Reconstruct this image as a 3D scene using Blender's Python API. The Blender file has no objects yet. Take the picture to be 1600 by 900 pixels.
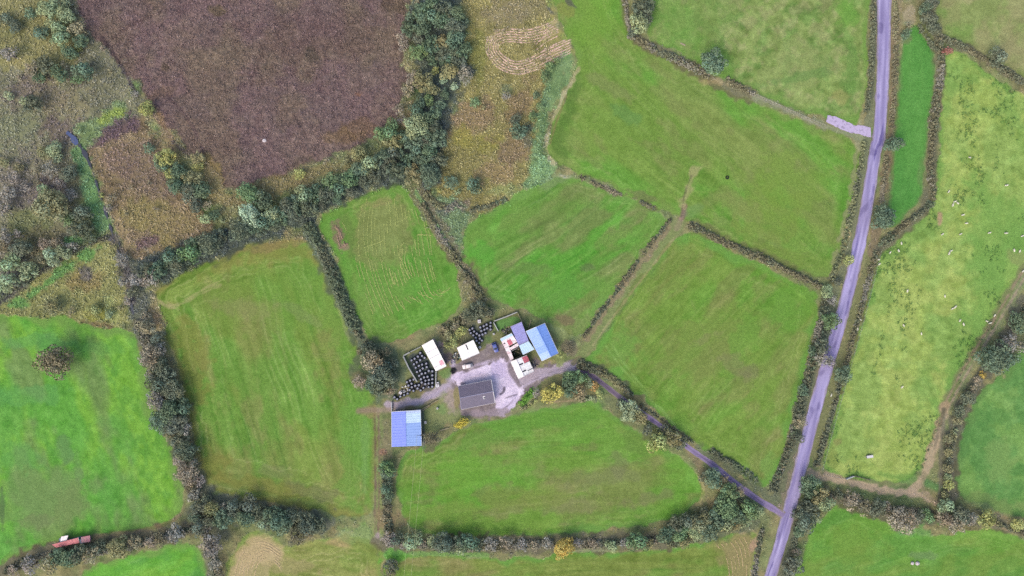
import bpy, bmesh, math, random
import numpy as np
from mathutils import Vector, Matrix, Quaternion

# ------------------------------------------------------------------ camera, sky, sun, exposure
S = bpy.context.scene
COL = S.collection
CAM_H = 266.67
cd = bpy.data.cameras.new('camera'); cam = bpy.data.objects.new('camera', cd); COL.objects.link(cam)
cd.lens = 24; cd.sensor_width = 36; cd.clip_start = 1; cd.clip_end = 12000
cam.location = (0, 0, CAM_H); S.camera = cam
W = bpy.data.worlds.new('World'); S.world = W; W.use_nodes = True
sky = W.node_tree.nodes.new('ShaderNodeTexSky'); sky.sky_type = 'NISHITA'; sky.sun_disc = False
sky.sun_elevation = math.radians(48); sky.sun_rotation = math.radians(215); sky.dust_density = 3
W.node_tree.links.new(sky.outputs[0], W.node_tree.nodes['Background'].inputs[0])
W.node_tree.nodes['Background'].inputs[1].default_value = 0.15
sl = bpy.data.lights.new('sun', 'SUN'); sun = bpy.data.objects.new('sun', sl); COL.objects.link(sun)
sl.energy = 0.7; sl.angle = math.radians(35); sl.color = (1, .96, .9)
sun.rotation_euler = (math.radians(42), 0, math.radians(-35))
S.view_settings.view_transform = 'Standard'; S.view_settings.look = 'None'; S.view_settings.gamma = 1
S.view_settings.exposure = 1.3
S.cycles.max_bounces = 5; S.cycles.diffuse_bounces = 3; S.cycles.use_denoising = False
KILL = np.array([.781, .80, .914]) * 2 ** 1.24        # light that a flat surface sends back per unit of its own colour

rng = np.random.default_rng(7); random.seed(7)
PX = 0.25                                           # metres on the ground per photo pixel

def lin(c):
    c = np.clip(np.asarray(c, float) / 255., 0, 1)
    return np.where(c <= .04045, c / 12.92, ((c + .055) / 1.055) ** 2.4)
def alb(c, boost=1.0):                              # surface colour of a thing from how it looks in flat daylight
    return np.clip(lin(c) / KILL * boost, 0.002, .92)
def alb4(c, boost=1.0): return tuple(alb(c, boost)) + (1.0,)
def Wp(px, py, z=0.0):                              # survey: where a point of height z seen at photo (px,py) stands
    k = 1 - z / CAM_H
    return Vector(((px - 800) * PX * k, (450 - py) * PX * k, z))

# ------------------------------------------------------------------ object helpers
def tag(o, label=None, cat=None, group=None, kind=None):
    if label: o['label'] = label
    if cat: o['category'] = cat
    if group: o['group'] = group
    if kind: o['kind'] = kind
    return o
def link(o, parent=None):
    COL.objects.link(o)
    if parent: o.parent = parent
    return o
def empty(name, loc=(0, 0, 0), rz=0.):
    o = bpy.data.objects.new(name, None); link(o); o.location = loc; o.rotation_euler = (0, 0, rz); o.empty_display_size = .3
    return o
def mobj(name, me, parent=None, mat=None):
    if mat and not me.materials: me.materials.append(mat)
    return link(bpy.data.objects.new(name, me), parent)
def pyobj(name, verts, faces, mat, parent=None, smooth=False):
    me = bpy.data.meshes.new(name); me.from_pydata([tuple(v) for v in verts], [], faces); me.materials.append(mat)
    if smooth: me.polygons.foreach_set('use_smooth', [True] * len(me.polygons))
    return mobj(name, me, parent)
def npmesh(name, V, F, mat, colors=None):           # V (n,3) F (m,4 or 3) numpy
    me = bpy.data.meshes.new(name); n, m, k = len(V), len(F), F.shape[1]
    me.vertices.add(n); me.vertices.foreach_set('co', np.ascontiguousarray(V, np.float32).ravel())
    me.loops.add(m * k); me.loops.foreach_set('vertex_index', np.ascontiguousarray(F, np.int32).ravel())
    me.polygons.add(m); me.polygons.foreach_set('loop_start', np.arange(0, m * k, k, dtype=np.int32))
    me.update(calc_edges=True)
    if colors is not None:
        a = me.color_attributes.new('Col', 'FLOAT_COLOR', 'POINT')
        c = np.ones((n, 4), np.float32); c[:, :3] = colors; a.data.foreach_set('color', c.ravel())
    me.materials.append(mat); me.validate(); return me
class MB:
    def __init__(s): s.v = []; s.f = []
    def add(s, vs, fs):
        b = len(s.v); s.v += [tuple(v) for v in vs]; s.f += [tuple(i + b for i in f) for f in fs]
    def box(s, c, d, rz=0., tilt=None):
        M = Matrix.Rotation(rz, 3, 'Z')
        if tilt: M = M @ tilt
        vs = [Vector(c) + M @ Vector((x * d[0] / 2, y * d[1] / 2, z * d[2] / 2)) for x in (-1, 1) for y in (-1, 1) for z in (-1, 1)]
        s.add(vs, [(0, 1, 3, 2), (4, 6, 7, 5), (0, 4, 5, 1), (2, 3, 7, 6), (0, 2, 6, 4), (1, 5, 7, 3)])
    def bar(s, a, b, w, h):                         # box along a segment
        a, b = Vector(a), Vector(b); d = b - a; L = d.length; q = d.to_track_quat('X', 'Z')
        vs = [a + q @ Vector((x, y * w / 2, z * h / 2)) for x in (0, L) for y in (-1, 1) for z in (-1, 1)]
        s.add(vs, [(0, 1, 3, 2), (4, 6, 7, 5), (0, 4, 5, 1), (2, 3, 7, 6), (0, 2, 6, 4), (1, 5, 7, 3)])
    def tube(s, pts, radii, n=6, cap=True):
        b = len(s.v); pts = [Vector(p) for p in pts]
        for i, p in enumerate(pts):
            d = (pts[min(i + 1, len(pts) - 1)] - pts[max(i - 1, 0)]).normalized(); q = d.to_track_quat('Z', 'Y')
            for k in range(n):
                a = 2 * math.pi * k / n; s.v.append(tuple(p + q @ Vector((math.cos(a), math.sin(a), 0)) * radii[i]))
        for i in range(len(pts) - 1):
            for k in range(n):
                s.f.append((b + i * n + k, b + i * n + (k + 1) % n, b + (i + 1) * n + (k + 1) % n, b + (i + 1) * n + k))
        if cap:
            s.f.append(tuple(b + k for k in reversed(range(n)))); s.f.append(tuple(b + (len(pts) - 1) * n + k for k in range(n)))
    def lathe(s, prof, n=20, c=(0, 0, 0)):
        b = len(s.v)
        for r, z in prof:
            for k in range(n):
                a = 2 * math.pi * k / n; s.v.append((c[0] + r * math.cos(a), c[1] + r * math.sin(a), c[2] + z))
        for i in range(len(prof) - 1):
            for k in range(n):
                s.f.append((b + i * n + k, b + i * n + (k + 1) % n, b + (i + 1) * n + (k + 1) % n, b + (i + 1) * n + k))
        s.f.append(tuple(b + k for k in reversed(range(n)))); s.f.append(tuple(b + (len(prof) - 1) * n + k for k in range(n)))
    def obj(s, name, mat, parent=None, smooth=False): return pyobj(name, s.v, s.f, mat, parent, smooth)
    def mesh(s, name, mat, smooth=False):
        me = bpy.data.meshes.new(name); me.from_pydata(s.v, [], s.f); me.materials.append(mat)
        if smooth: me.polygons.foreach_set('use_smooth', [True] * len(me.polygons))
        return me

# ------------------------------------------------------------------ materials
def mat(name, col=None, rough=.9, spec=.2, noise=None, bump=None, attr=False, objcol=False, metal=0., two=None, grain=None):
    m = bpy.data.materials.new(name); m.use_nodes = True; nt = m.node_tree; N = nt.nodes; L = nt.links
    b = N['Principled BSDF']; b.inputs['Roughness'].default_value = rough; b.inputs['Specular IOR Level'].default_value = spec
    b.inputs['Metallic'].default_value = metal
    src = None
    if objcol:
        oi = N.new('ShaderNodeObjectInfo'); src = oi.outputs['Color']
    if attr:
        a = N.new('ShaderNodeAttribute'); a.attribute_name = 'Col'
        if src is not None:
            mx = N.new('ShaderNodeMix'); mx.data_type = 'RGBA'; mx.blend_type = 'MULTIPLY'; mx.inputs[0].default_value = 1
            L.new(src, mx.inputs[6]); L.new(a.outputs['Color'], mx.inputs[7]); src = mx.outputs[2]
        else: src = a.outputs['Color']
    if src is None:
        rgb = N.new('ShaderNodeRGB'); rgb.outputs[0].default_value = tuple(col)[:3] + (1,); src = rgb.outputs[0]
    gm = N.new('ShaderNodeNewGeometry')
    if two:                                         # (second colour, noise scale, threshold, softness): rust, moss, dirt
        nz = N.new('ShaderNodeTexNoise'); nz.inputs['Scale'].default_value = two[1]; nz.inputs['Detail'].default_value = 5
        nz.inputs['Roughness'].default_value = .65
        L.new(gm.outputs['Position'], nz.inputs['Vector'])
        mr = N.new('ShaderNodeMapRange'); mr.inputs[1].default_value = two[2] - two[3]; mr.inputs[2].default_value = two[2] + two[3]
        L.new(nz.outputs[0], mr.inputs[0])
        mx = N.new('ShaderNodeMix'); mx.data_type = 'RGBA'; L.new(mr.outputs[0], mx.inputs[0]); L.new(src, mx.inputs[6])
        mx.inputs[7].default_value = tuple(two[0])[:3] + (1,); src = mx.outputs[2]
    for sc, amt in (noise or []):
        nz = N.new('ShaderNodeTexNoise'); nz.inputs['Scale'].default_value = sc; nz.inputs['Detail'].default_value = 3
        L.new(gm.outputs['Position'], nz.inputs['Vector'])
        mr = N.new('ShaderNodeMapRange'); mr.inputs[1].default_value = .3; mr.inputs[2].default_value = .7
        mr.inputs[3].default_value = 1 - amt; mr.inputs[4].default_value = 1 + amt
        L.new(nz.outputs[0], mr.inputs[0])
        vm = N.new('ShaderNodeVectorMath'); vm.operation = 'MULTIPLY'; L.new(src, vm.inputs[0]); L.new(mr.outputs[0], vm.inputs[1]); src = vm.outputs[0]
    L.new(src, b.inputs['Base Color'])
    if bump:
        nz = N.new('ShaderNodeTexNoise'); nz.inputs['Scale'].default_value = bump[0]; nz.inputs['Detail'].default_value = 4
        L.new(gm.outputs['Position'], nz.inputs['Vector'])
        bp = N.new('ShaderNodeBump'); bp.inputs['Strength'].default_value = bump[1]; bp.inputs['Distance'].default_value = bump[2]
        L.new(nz.outputs[0], bp.inputs['Height']); L.new(bp.outputs[0], b.inputs['Normal'])
    return m

M_land = mat('turf', attr=True, rough=1, spec=0, noise=[(2.0, .19), (.9, .10)], bump=(2.0, .6, .25))
M_heath = mat('heather', attr=True, rough=1, spec=0, two=(alb((176, 152, 146)), 1.7, .64, .05), noise=[(1.5, .34), (.7, .15)], bump=(1.6, .8, .35))
M_leaf = mat('leaf', attr=True, objcol=True, rough=.75, spec=.12)
M_hleaf = mat('hedge_leaf', attr=True, rough=.8, spec=.1)
def thin_leaf(m, amt):                              # leaves let some light through
    nt = m.node_tree; N = nt.nodes; L = nt.links; b = N['Principled BSDF']; out = N['Material Output']; t = N.new('ShaderNodeBsdfTranslucent'); mx = N.new('ShaderNodeMixShader')
    L.new(b.inputs['Base Color'].links[0].from_socket, t.inputs['Color']); mx.inputs[0].default_value = amt; L.new(b.outputs[0], mx.inputs[1]); L.new(t.outputs[0], mx.inputs[2]); L.new(mx.outputs[0], out.inputs['Surface'])
thin_leaf(M_leaf, .1); thin_leaf(M_hleaf, .1)
M_tuft = mat('tuft_blades', attr=True, rough=.95, spec=.05)
M_bark = mat('bark', alb((95, 85, 75)), noise=[(6, .3)], bump=(14, .5, .05))
M_hay = mat('dry_cut_grass', attr=True, rough=1, spec=.02, noise=[(2.5, .25)])
M_road = mat('asphalt', attr=True, rough=.75, spec=.25, noise=[(1.5, .07), (6, .07)], bump=(9, .2, .02))
M_water = mat('ditch_water', alb((66, 66, 76)), rough=.12, spec=.5)
M_pond = mat('pond_water', alb((84, 94, 138)), rough=.05, spec=.5)

# ------------------------------------------------------------------ noise fields
def _tile(seed, sig=1.25, n=512):
    r = np.random.default_rng(seed).standard_normal((n, n)); f = np.fft.fftfreq(n)
    g = np.exp(-2 * (math.pi * sig) ** 2 * (f[:, None] ** 2 + f[None, :] ** 2))
    t = np.fft.ifft2(np.fft.fft2(r) * g).real
    return (t / t.std()).astype(np.float32)
TILES = [_tile(i) for i in range(6)]
_ns = [0]
def look(u, v, t):
    T = TILES[t % 6]; n = T.shape[0]
    iu = np.floor(u); iv = np.floor(v); fu = (u - iu).astype(np.float32); fv = (v - iv).astype(np.float32)
    a = iu.astype(np.int64) % n; b = iv.astype(np.int64) % n; a1 = (a + 1) % n; b1 = (b + 1) % n
    return (T[b, a] * (1 - fu) + T[b, a1] * fu) * (1 - fv) + (T[b1, a] * (1 - fu) + T[b1, a1] * fu) * fv
def noise(x, y, scale, seed=0, stretch=1., ang=0.):
    c, s = math.cos(math.radians(ang)), math.sin(math.radians(ang))
    u = (x * c + y * s) * 3. / (scale * stretch) + seed * 37.7 + 11; v = (-x * s + y * c) * 3. / scale + seed * 91.3 + 5
    return look(u, v, seed)
def fbm(x, y, scale, seed=0, stretch=1., ang=0., oct=3):
    r = 0; a = 1; t = 0
    for i in range(oct):
        r = r + a * noise(x, y, scale / 2 ** i, seed + i * 7, stretch, ang); t += a * a; a *= .6
    return r / math.sqrt(t)
def sstep(a, b, x):
    t = np.clip((x - a) / (b - a), 0, 1); return t * t * (3 - 2 * t)

# ------------------------------------------------------------------ the land: one survey grid (photo px units), finer round the farmyard
xs = np.concatenate([np.arange(-120, 600, 2.), np.arange(600, 900, 1.), np.arange(900, 1722, 2.)])
ys = np.concatenate([np.arange(-90, 490, 2.), np.arange(490, 660, 1.), np.arange(660, 992, 2.)])
X, Y = np.meshgrid(xs, ys); NY, NX = X.shape
C = np.zeros((NY, NX, 3)); ID = np.zeros((NY, NX), np.int16); REL = np.zeros((NY, NX))
LANDS = [('moorland', 'rough moor of brown and olive tussock grass around the fields', 'moor')]
def box_of(pts, m):
    p = np.asarray(pts, float)
    i0, i1 = np.searchsorted(xs, [p[:, 0].min() - m, p[:, 0].max() + m]); j0, j1 = np.searchsorted(ys, [p[:, 1].min() - m, p[:, 1].max() + m])
    return slice(j0, max(j1, j0 + 1)), slice(i0, max(i1, i0 + 1))
def smooth_poly(p, it=2, closed=True):
    p = np.asarray(p, float)
    for _ in range(it):
        if closed:
            q = np.roll(p, -1, 0); p = np.stack([.75 * p + .25 * q, .25 * p + .75 * q], 1).reshape(-1, 2)
        else:
            q = p[1:]; o = p[:-1]; p = np.concatenate([p[:1], np.stack([.75 * o + .25 * q, .25 * o + .75 * q], 1).reshape(-1, 2), p[-1:]])
    return p
def seg_d2(x, y, a, b):
    d = b - a; L = max(d @ d, 1e-9); t = np.clip(((x - a[0]) * d[0] + (y - a[1]) * d[1]) / L, 0, 1)
    return (x - a[0] - t * d[0]) ** 2 + (y - a[1] - t * d[1]) ** 2
def sdf(x, y, p):
    n = len(p); D = np.full(x.shape, 1e12); ins = np.zeros(x.shape, bool)
    for i in range(n):
        a, b = p[i], p[(i + 1) % n]; D = np.minimum(D, seg_d2(x, y, a, b))
        if a[1] != b[1]:
            c = ((a[1] > y) != (b[1] > y)) & (x < (b[0] - a[0]) * (y - a[1]) / (b[1] - a[1]) + a[0]); ins ^= c
    return np.where(ins, 1, -1) * np.sqrt(D)
def pdist(x, y, p):
    D = np.full(x.shape, 1e12)
    for i in range(len(p) - 1): D = np.minimum(D, seg_d2(x, y, p[i], p[i + 1]))
    return np.sqrt(D)
def put(sl, m, col):
    m = np.clip(m, 0, 1)[..., None]; C[sl] = C[sl] * (1 - m) + np.asarray(col) * m
FIELDS = {}
def field(key, name, label, cat, poly, col, edge=None, ew=14, warp=2.2, soft=1.6, mow=None, mott=(), grain=5, rel=.0, sm=1, head=26, mowh=None):
    p = smooth_poly(poly, sm); FIELDS[key] = p; sl = box_of(p, 30); x, y = X[sl], Y[sl]
    sd = len(FIELDS); d = sdf(x, y, p) + warp * noise(x, y, 16, sd) + .5 * warp * noise(x, y, 6, sd + 3)
    c = np.ones(x.shape + (3,)) * np.asarray(col, float)
    for mc, sc, amt, thr in mott:
        sd += 5; w = sstep(thr - .7, thr + .7, fbm(x, y, sc, sd, 2.2 if mow else 1., mow[0] if mow else 0., 4)) * min(.95, amt * 1.3)
        c = c * (1 - w[..., None]) + np.asarray(mc, float) * w[..., None]
    if mow:
        ang, amp, sc = mow; wob = 3 * noise(x, y, 60, sd + 2)
        inn = .6 * noise(x, y + wob, sc, sd + 1, 14, ang) + .5 * noise(x, y + wob, sc * .5, sd + 4, 12, ang)
        hd = .6 * look((d + wob * .3) * 3 / sc + 40 * sd, (x + y) / 28., sd) + .5 * look((d) * 6 / sc + 9 * sd, (x - y) / 16., sd + 1)
        w = sstep(head - 10, head + 10, d); s = inn * w + hd * (1 - w) * (mowh or 1.2)
        s = s * (.55 + .45 * np.clip(1 + noise(x, y, 70, sd + 9), 0, 2))
        c = c + (s * amp)[..., None] * np.array([1.05, .8, .7])
        if mow[1] > 3.4:                             # single wheel marks and swath lines that follow the machine's path
            ca, sa = math.cos(math.radians(ang)), math.sin(math.radians(ang)); v = -x * sa + y * ca + 5 * noise(x, y, 90, sd + 3); g1 = 0; P = 8.5
            ln = np.exp(-(((v % P) - P / 2) / 1.05) ** 2) * sstep(.25, 1.2, look(np.floor(v / P) * 1.7, (x * ca + y * sa) / 26., sd + 2)) * w
            dd = d + 2.5 * noise(x, y, 80, sd + 5); ln2 = np.exp(-(((dd % 7.5) - 3.7) / 1.05) ** 2) * sstep(.1, 1.1, look(np.floor(dd / 7.5) * 2.3, np.arctan2(y - p[:, 1].mean(), x - p[:, 0].mean()) * 5 + 20, sd + 1)) * (1 - sstep(head + 4, head + 22, d)) * sstep(2, 6, d)
            c = c + ((ln * .8 + ln2) * amp * 3.4)[..., None] * np.array([1.1, .75, 1.0])
            dk = np.exp(-((((v + 3) % (P * 1.7)) - P / 2) / 1.2) ** 2) * sstep(.4, 1.3, look(np.floor((v + 3) / P / 1.7) * 1.9 + 7, (x * ca + y * sa) / 34., sd)) * w; c = c - (dk * amp * 2.2)[..., None] * np.array([1.1, .8, .5])
    if grain:
        c = c + (grain * (.7 * noise(x, y, 5, sd + 6) + .6 * noise(x, y, 11, sd + 8)))[..., None] * np.array([1, 1, .75])
    if edge is not None:
        e = (1 - sstep(0, ew, d + ew * .35 * noise(x, y, 22, sd + 12)))[..., None]; c = c * (1 - e) + np.asarray(edge, float) * e
    m = sstep(-soft, soft, d); put(sl, m, c)
    LANDS.append((name, label, cat)); ID[sl] = np.where(d > 0, len(LANDS) - 1, ID[sl])
    REL[sl] = np.where(d > 0, rel * sstep(1, 5, d), REL[sl])
def blob(x0, y0, rx, ry, col, st=.7, rot=0, nz=.5, sc=14):
    R = max(rx, ry) * 1.7; sl = box_of([(x0 - R, y0 - R), (x0 + R, y0 + R)], 0); x, y = X[sl] - x0, Y[sl] - y0
    a = math.radians(rot); u = (x * math.cos(a) + y * math.sin(a)) / rx; v = (-x * math.sin(a) + y * math.cos(a)) / ry
    r = np.sqrt(u * u + v * v) + nz * .45 * fbm(X[sl], Y[sl], sc, int(x0 + y0) % 23)
    put(sl, st * (1 - sstep(.55, 1.1, r)), col)
def line(pts, w, col, st=.8, soft=1.0, nz=.6, gaps=0., sm=2):
    p = smooth_poly(pts, sm, False); sl = box_of(p, w + 8); x, y = X[sl], Y[sl]; sd = int(pts[0][0] + pts[0][1]) % 19
    d = pdist(x, y, p) + nz * noise(x, y, 7, sd); m = st * (1 - sstep(w / 2 - soft, w / 2 + soft, d))
    if gaps: m = m * sstep(gaps - 1, gaps + .3, noise(x, y, 18, sd + 2) + .8)
    put(sl, m, col)
def area(poly, col, st=1., soft=4, warp=4, sc=14, sm=2, var=None):
    p = smooth_poly(poly, sm); sl = box_of(p, 20); x, y = X[sl], Y[sl]; sd = int(poly[0][0] * 3 + poly[0][1]) % 17
    d = sdf(x, y, p) + warp * fbm(x, y, sc, sd); c = np.asarray(col, float)
    if var is not None: c = c + (fbm(x, y, var[1], sd + 3, oct=4) * var[0])[..., None] * np.array(var[2] if len(var) > 2 else (1, 1, .8))
    put(sl, st * sstep(-soft, soft, d), c)

# base: rough olive moor everywhere
b1 = fbm(X, Y, 60, 1, oct=5); b2 = fbm(X, Y, 14, 2, oct=4); b3 = noise(X, Y, 5, 3)
C[:] = np.array([120, 122, 78]) + (b1 * 7 + b2 * 8 + b3 * 5)[..., None] * np.array([1, .75, .6]) + (fbm(X, Y, 28, 4))[..., None] * np.array([6, -1, 2])
REL[:] = .12
# ------------------------------------------------------------------ rough ground of the moor (top left and middle)
area([(-150, -120), (150, -120), (240, 180), (180, 240), (120, 225), (130, 380), (60, 440), (-150, 480)], (118, 116, 88), 1, 10, 8, var=(9, 16, (1, .9, .7)))
area([(-150, -120), (70, -120), (110, 60), (120, 130), (60, 120), (0, 100), (-150, 120)], (132, 128, 78), .9, 8, 8, var=(9, 14, (1, .8, .6)))
blob(50, 150, 60, 30, (118, 104, 92), .7); blob(30, 215, 60, 60, (124, 128, 92), .7); blob(100, 160, 60, 26, (132, 122, 88), .6); blob(95, 205, 40, 26, (108, 92, 84), .7)
blob(60, 255, 70, 36, (124, 118, 92), .6); blob(30, 280, 60, 40, (122, 114, 98), .7); blob(60, 300, 60, 20, (112, 100, 92), .7, -20); blob(45, 350, 50, 30, (110, 116, 70), .8); blob(70, 370, 40, 22, (112, 104, 72), .6)
blob(10, 400, 40, 40, (120, 114, 96), .7); blob(90, 400, 40, 16, (112, 118, 84), .6, -20); blob(28, 300, 40, 30, (120, 112, 98), .6); blob(115, 375, 20, 10, (84, 132, 68), .8); blob(20, 440, 30, 26, (88, 88, 84), .7)
area([(118, 190), (190, 165), (215, 175), (195, 205), (150, 225), (128, 232)], (112, 134, 82), .9, 5, 5, var=(9, 10)); blob(175, 180, 22, 12, (134, 152, 62), .8, -20)
area([(105, 230), (130, 225), (148, 265), (160, 310), (176, 360), (150, 372), (138, 330), (126, 280)], (106, 140, 86), 1, 4, 3, var=(10, 9)); blob(146, 320, 10, 30, (108, 152, 84), .7, -15)
area([(128, 232), (180, 205), (215, 180), (236, 196), (262, 250), (300, 300), (336, 352), (322, 378), (270, 390), (225, 410), (195, 405), (180, 360), (160, 290), (142, 250)], (130, 112, 80), 1, 4, 4, var=(9, 12, (1, .9, .7)))
blob(230, 270, 60, 40, (120, 102, 82), .7, 40); blob(235, 350, 56, 36, (136, 124, 72), .8, 20); blob(275, 345, 40, 30, (134, 118, 76), .7); blob(235, 378, 26, 9, (104, 82, 80), .8, -25); blob(188, 250, 30, 30, (122, 100, 84), .6)
area([(210, 172), (240, 190), (150, 232), (140, 228)], (96, 76, 78), .9, 4, 4)
area([(-120, 470), (10, 478), (60, 440), (110, 402), (172, 372), (186, 395), (202, 440), (210, 505), (170, 520), (100, 500), (40, 500), (-120, 500)], (132, 132, 76), 1, 4, 5, var=(10, 12, (1, .9, .6)))
area([(10, 480), (60, 445), (110, 405), (165, 380), (150, 398), (100, 430), (60, 462), (30, 486)], (96, 142, 68), .9, 4, 4); blob(130, 440, 30, 16, (142, 122, 72), .7); blob(137, 428, 10, 12, (98, 92, 86), .8); blob(85, 478, 30, 14, (128, 130, 84), .8); blob(172, 485, 14, 22, (148, 158, 92), .7); blob(148, 490, 22, 14, (140, 140, 58), .7); blob(165, 512, 40, 8, (118, 98, 66), .7, 10)
# rough strip right of the wood, with the swaths
area([(690, -120), (848, -120), (868, 20), (895, 70), (900, 105), (868, 165), (848, 225), (858, 262), (800, 310), (730, 345), (690, 320), (670, 270), (690, 220), (725, 130), (735, 60)], (134, 126, 72), 1, 6, 6, var=(9, 16, (1, .9, .6)))
blob(745, 90, 20, 50, (124, 126, 60), .7); blob(790, 20, 50, 24, (138, 126, 92), .7); blob(835, 10, 30, 20, (128, 120, 82), .6); blob(740, 185, 50, 26, (138, 114, 84), .7, -20); blob(735, 215, 40, 22, (140, 134, 58), .7); blob(770, 270, 40, 22, (142, 120, 82), .7); blob(810, 170, 20, 40, (128, 104, 76), .6, 20); blob(800, 235, 30, 24, (124, 100, 78), .6); blob(725, 285, 30, 16, (124, 122, 70), .6); blob(715, 320, 24, 14, (112, 98, 90), .7); blob(795, 300, 30, 14, (134, 148, 84), .6)
area([(862, 95), (895, 82), (900, 105), (868, 160), (850, 220), (862, 258), (850, 290), (818, 300), (826, 270), (840, 180)], (106, 136, 84), .95, 5, 5, var=(8, 9)); blob(848, 265, 20, 20, (122, 158, 100), .8); blob(822, 215, 12, 22, (98, 104, 84), .6)
blob(790, 140, 10, 10, (98, 116, 84), .5); blob(741, 160, 10, 8, (92, 116, 88), .5)
area([(690, 305), (740, 330), (735, 345), (725, 380), (722, 410), (700, 380), (672, 320)], (104, 128, 84), .9, 5, 4); blob(690, 330, 14, 12, (96, 100, 86), .7)
# ------------------------------------------------------------------ fields
field('heath', 'heath', 'large dark brown heath of dead heather with pale flecks', 'heath', [(98, -130), (648, -130), (636, 40), (630, 90), (640, 130), (622, 175), (588, 215), (548, 236), (500, 250), (440, 272), (372, 300), (352, 296), (336, 258), (300, 244), (262, 212), (232, 164), (196, 104), (162, 74), (132, 52)],
      (122, 100, 102), (112, 96, 90), 8, 4, 3, mott=[((126, 108, 100), 50, .4, .2), ((108, 94, 94), 30, .3, .3), ((120, 108, 84), 70, .3, .6)], grain=4, rel=.25)
blob(560, 205, 40, 20, (124, 100, 78), .6); blob(330, 270, 14, 24, (140, 118, 84), .7); blob(255, 145, 30, 10, (118, 96, 82), .5, -30); blob(540, 215, 30, 14, (132, 108, 76), .5); blob(560, 148, 6, 4, (150, 108, 86), .6); blob(300, 170, 40, 22, (114, 98, 98), .5); blob(500, 60, 120, 50, (100, 80, 80), .4)
blob(340, 18, 14, 9, (96, 86, 64), .6); blob(259, 106, 8, 7, (92, 80, 66), .6); blob(487, 85, 12, 14, (88, 82, 72), .5); blob(618, 8, 18, 14, (98, 84, 70), .6)
line([(160, 60), (185, 95), (200, 122), (215, 150)], 5, (74, 62, 66), .7); line([(178, 60), (215, 34), (250, 20)], 4, (92, 72, 74), .5); line([(262, 150), (300, 190), (320, 240)], 4, (92, 74, 80), .5)
line([(238, 175), (262, 205), (272, 225), (300, 245), (335, 262), (352, 292)], 6, (84, 68, 70), .6)
area([(240, 168), (262, 190), (280, 240), (262, 232)], (150, 124, 92), .7, 4, 3); area([(320, 230), (345, 262), (352, 300), (372, 310), (330, 330), (318, 280)], (148, 130, 84), .8, 5, 4)
area([(352, 300), (440, 276), (520, 250), (560, 238), (520, 280), (440, 300), (400, 320), (350, 330)], (130, 118, 76), .85, 5, 5)
field('bright', 'pasture', 'bright green pasture with one round tree and a red shed below it', 'pasture', [(-130, 492), (60, 492), (120, 500), (160, 512), (202, 512), (214, 540), (236, 585), (236, 640), (262, 690), (280, 735), (292, 768), (272, 812), (235, 828), (160, 834), (95, 842), (60, 858), (0, 884), (-130, 930)],
      (96, 166, 62), (112, 156, 72), 14, mott=[((118, 176, 60), 60, .7, .1), ((90, 158, 66), 40, .5, .4), ((82, 146, 58), 8, .35, .7), ((112, 140, 84), 50, .6, .9)], mow=(70, 3, 9), grain=6)
blob(60, 780, 90, 50, (112, 146, 82), .6, -20); blob(110, 790, 30, 40, (116, 140, 82), .6); blob(55, 815, 30, 12, (116, 128, 88), .5); blob(100, 700, 14, 22, (98, 140, 84), .7, -30); blob(122, 740, 8, 30, (108, 140, 88), .5); blob(60, 535, 60, 14, (88, 154, 84), .5); blob(40, 620, 60, 20, (88, 156, 82), .5); blob(30, 715, 40, 26, (92, 158, 76), .5)
blob(3, 790, 4, 36, (76, 98, 72), .5); blob(165, 545, 40, 12, (92, 158, 72), .4)
field('lowgreen', 'pasture', 'bright green pasture corner below the red shed hedge', 'pasture', [(80, 1000), (120, 897), (170, 876), (240, 856), (300, 846), (318, 868), (326, 900), (322, 1000)], (100, 172, 60), (112, 160, 74), 10, mott=[((82, 150, 64), 30, .6, .2), ((124, 180, 62), 40, .5, .2)], mow=(-15, 4, 7))
field('bighay', 'hay_meadow', 'large olive mown hay meadow left of the farmyard', 'meadow', [(242, 452), (290, 428), (335, 404), (370, 386), (430, 374), (478, 372), (496, 398), (516, 440), (540, 500), (560, 535), (578, 590), (590, 640), (588, 720), (584, 806), (540, 812), (505, 800), (430, 786), (370, 776), (328, 762), (310, 720), (300, 660), (276, 575), (256, 505)],
      (116, 146, 62), (134, 138, 72), 10, mow=(73, 7.5, 7), head=52, mott=[((124, 140, 70), 70, .7, .1), ((100, 150, 58), 60, .6, .3), ((134, 136, 80), 26, .4, .9)], grain=4)
area([(290, 440), (370, 388), (478, 374), (500, 410), (480, 405), (400, 405), (330, 425)], (134, 132, 68), .6, 12, 8); blob(420, 385, 60, 8, (142, 124, 84), .6, -10); blob(335, 465, 60, 20, (112, 140, 60), .5)
blob(560, 690, 36, 120, (104, 156, 62), .6); blob(520, 480, 30, 90, (112, 156, 66), .5, -20); blob(300, 560, 26, 70, (134, 132, 66), .6, -12); blob(330, 730, 40, 30, (134, 130, 66), .6, 30); blob(420, 760, 90, 14, (130, 130, 62), .55, 12); blob(490, 770, 50, 14, (120, 122, 84), .5, 15); blob(425, 735, 30, 12, (122, 124, 86), .4)
blob(440, 470, 70, 60, (110, 148, 58), .4); blob(470, 490, 50, 10, (124, 138, 88), .4, 30); blob(380, 480, 50, 18, (136, 140, 88), .5)
for dx in (0, 7): line([(250 + dx, 470), (262 + dx, 478), (275 + dx, 476), (300 + dx, 462), (345, 438 + dx)], 2, (176, 168, 118), .5, nz=1)
line([(240, 462), (252, 476), (280, 484)], 4, (176, 160, 120), .6); line([(275, 560), (300, 640), (318, 705)], 2, (166, 170, 104), .35); line([(288, 565), (312, 650), (330, 715)], 2, (160, 168, 98), .35)
for k in range(3): line([(430, 505 + 6 * k), (460, 545 + 5 * k), (500, 556 + 5 * k), (550, 548 + 4 * k)], 2, (140, 158, 92), .3)
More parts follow.
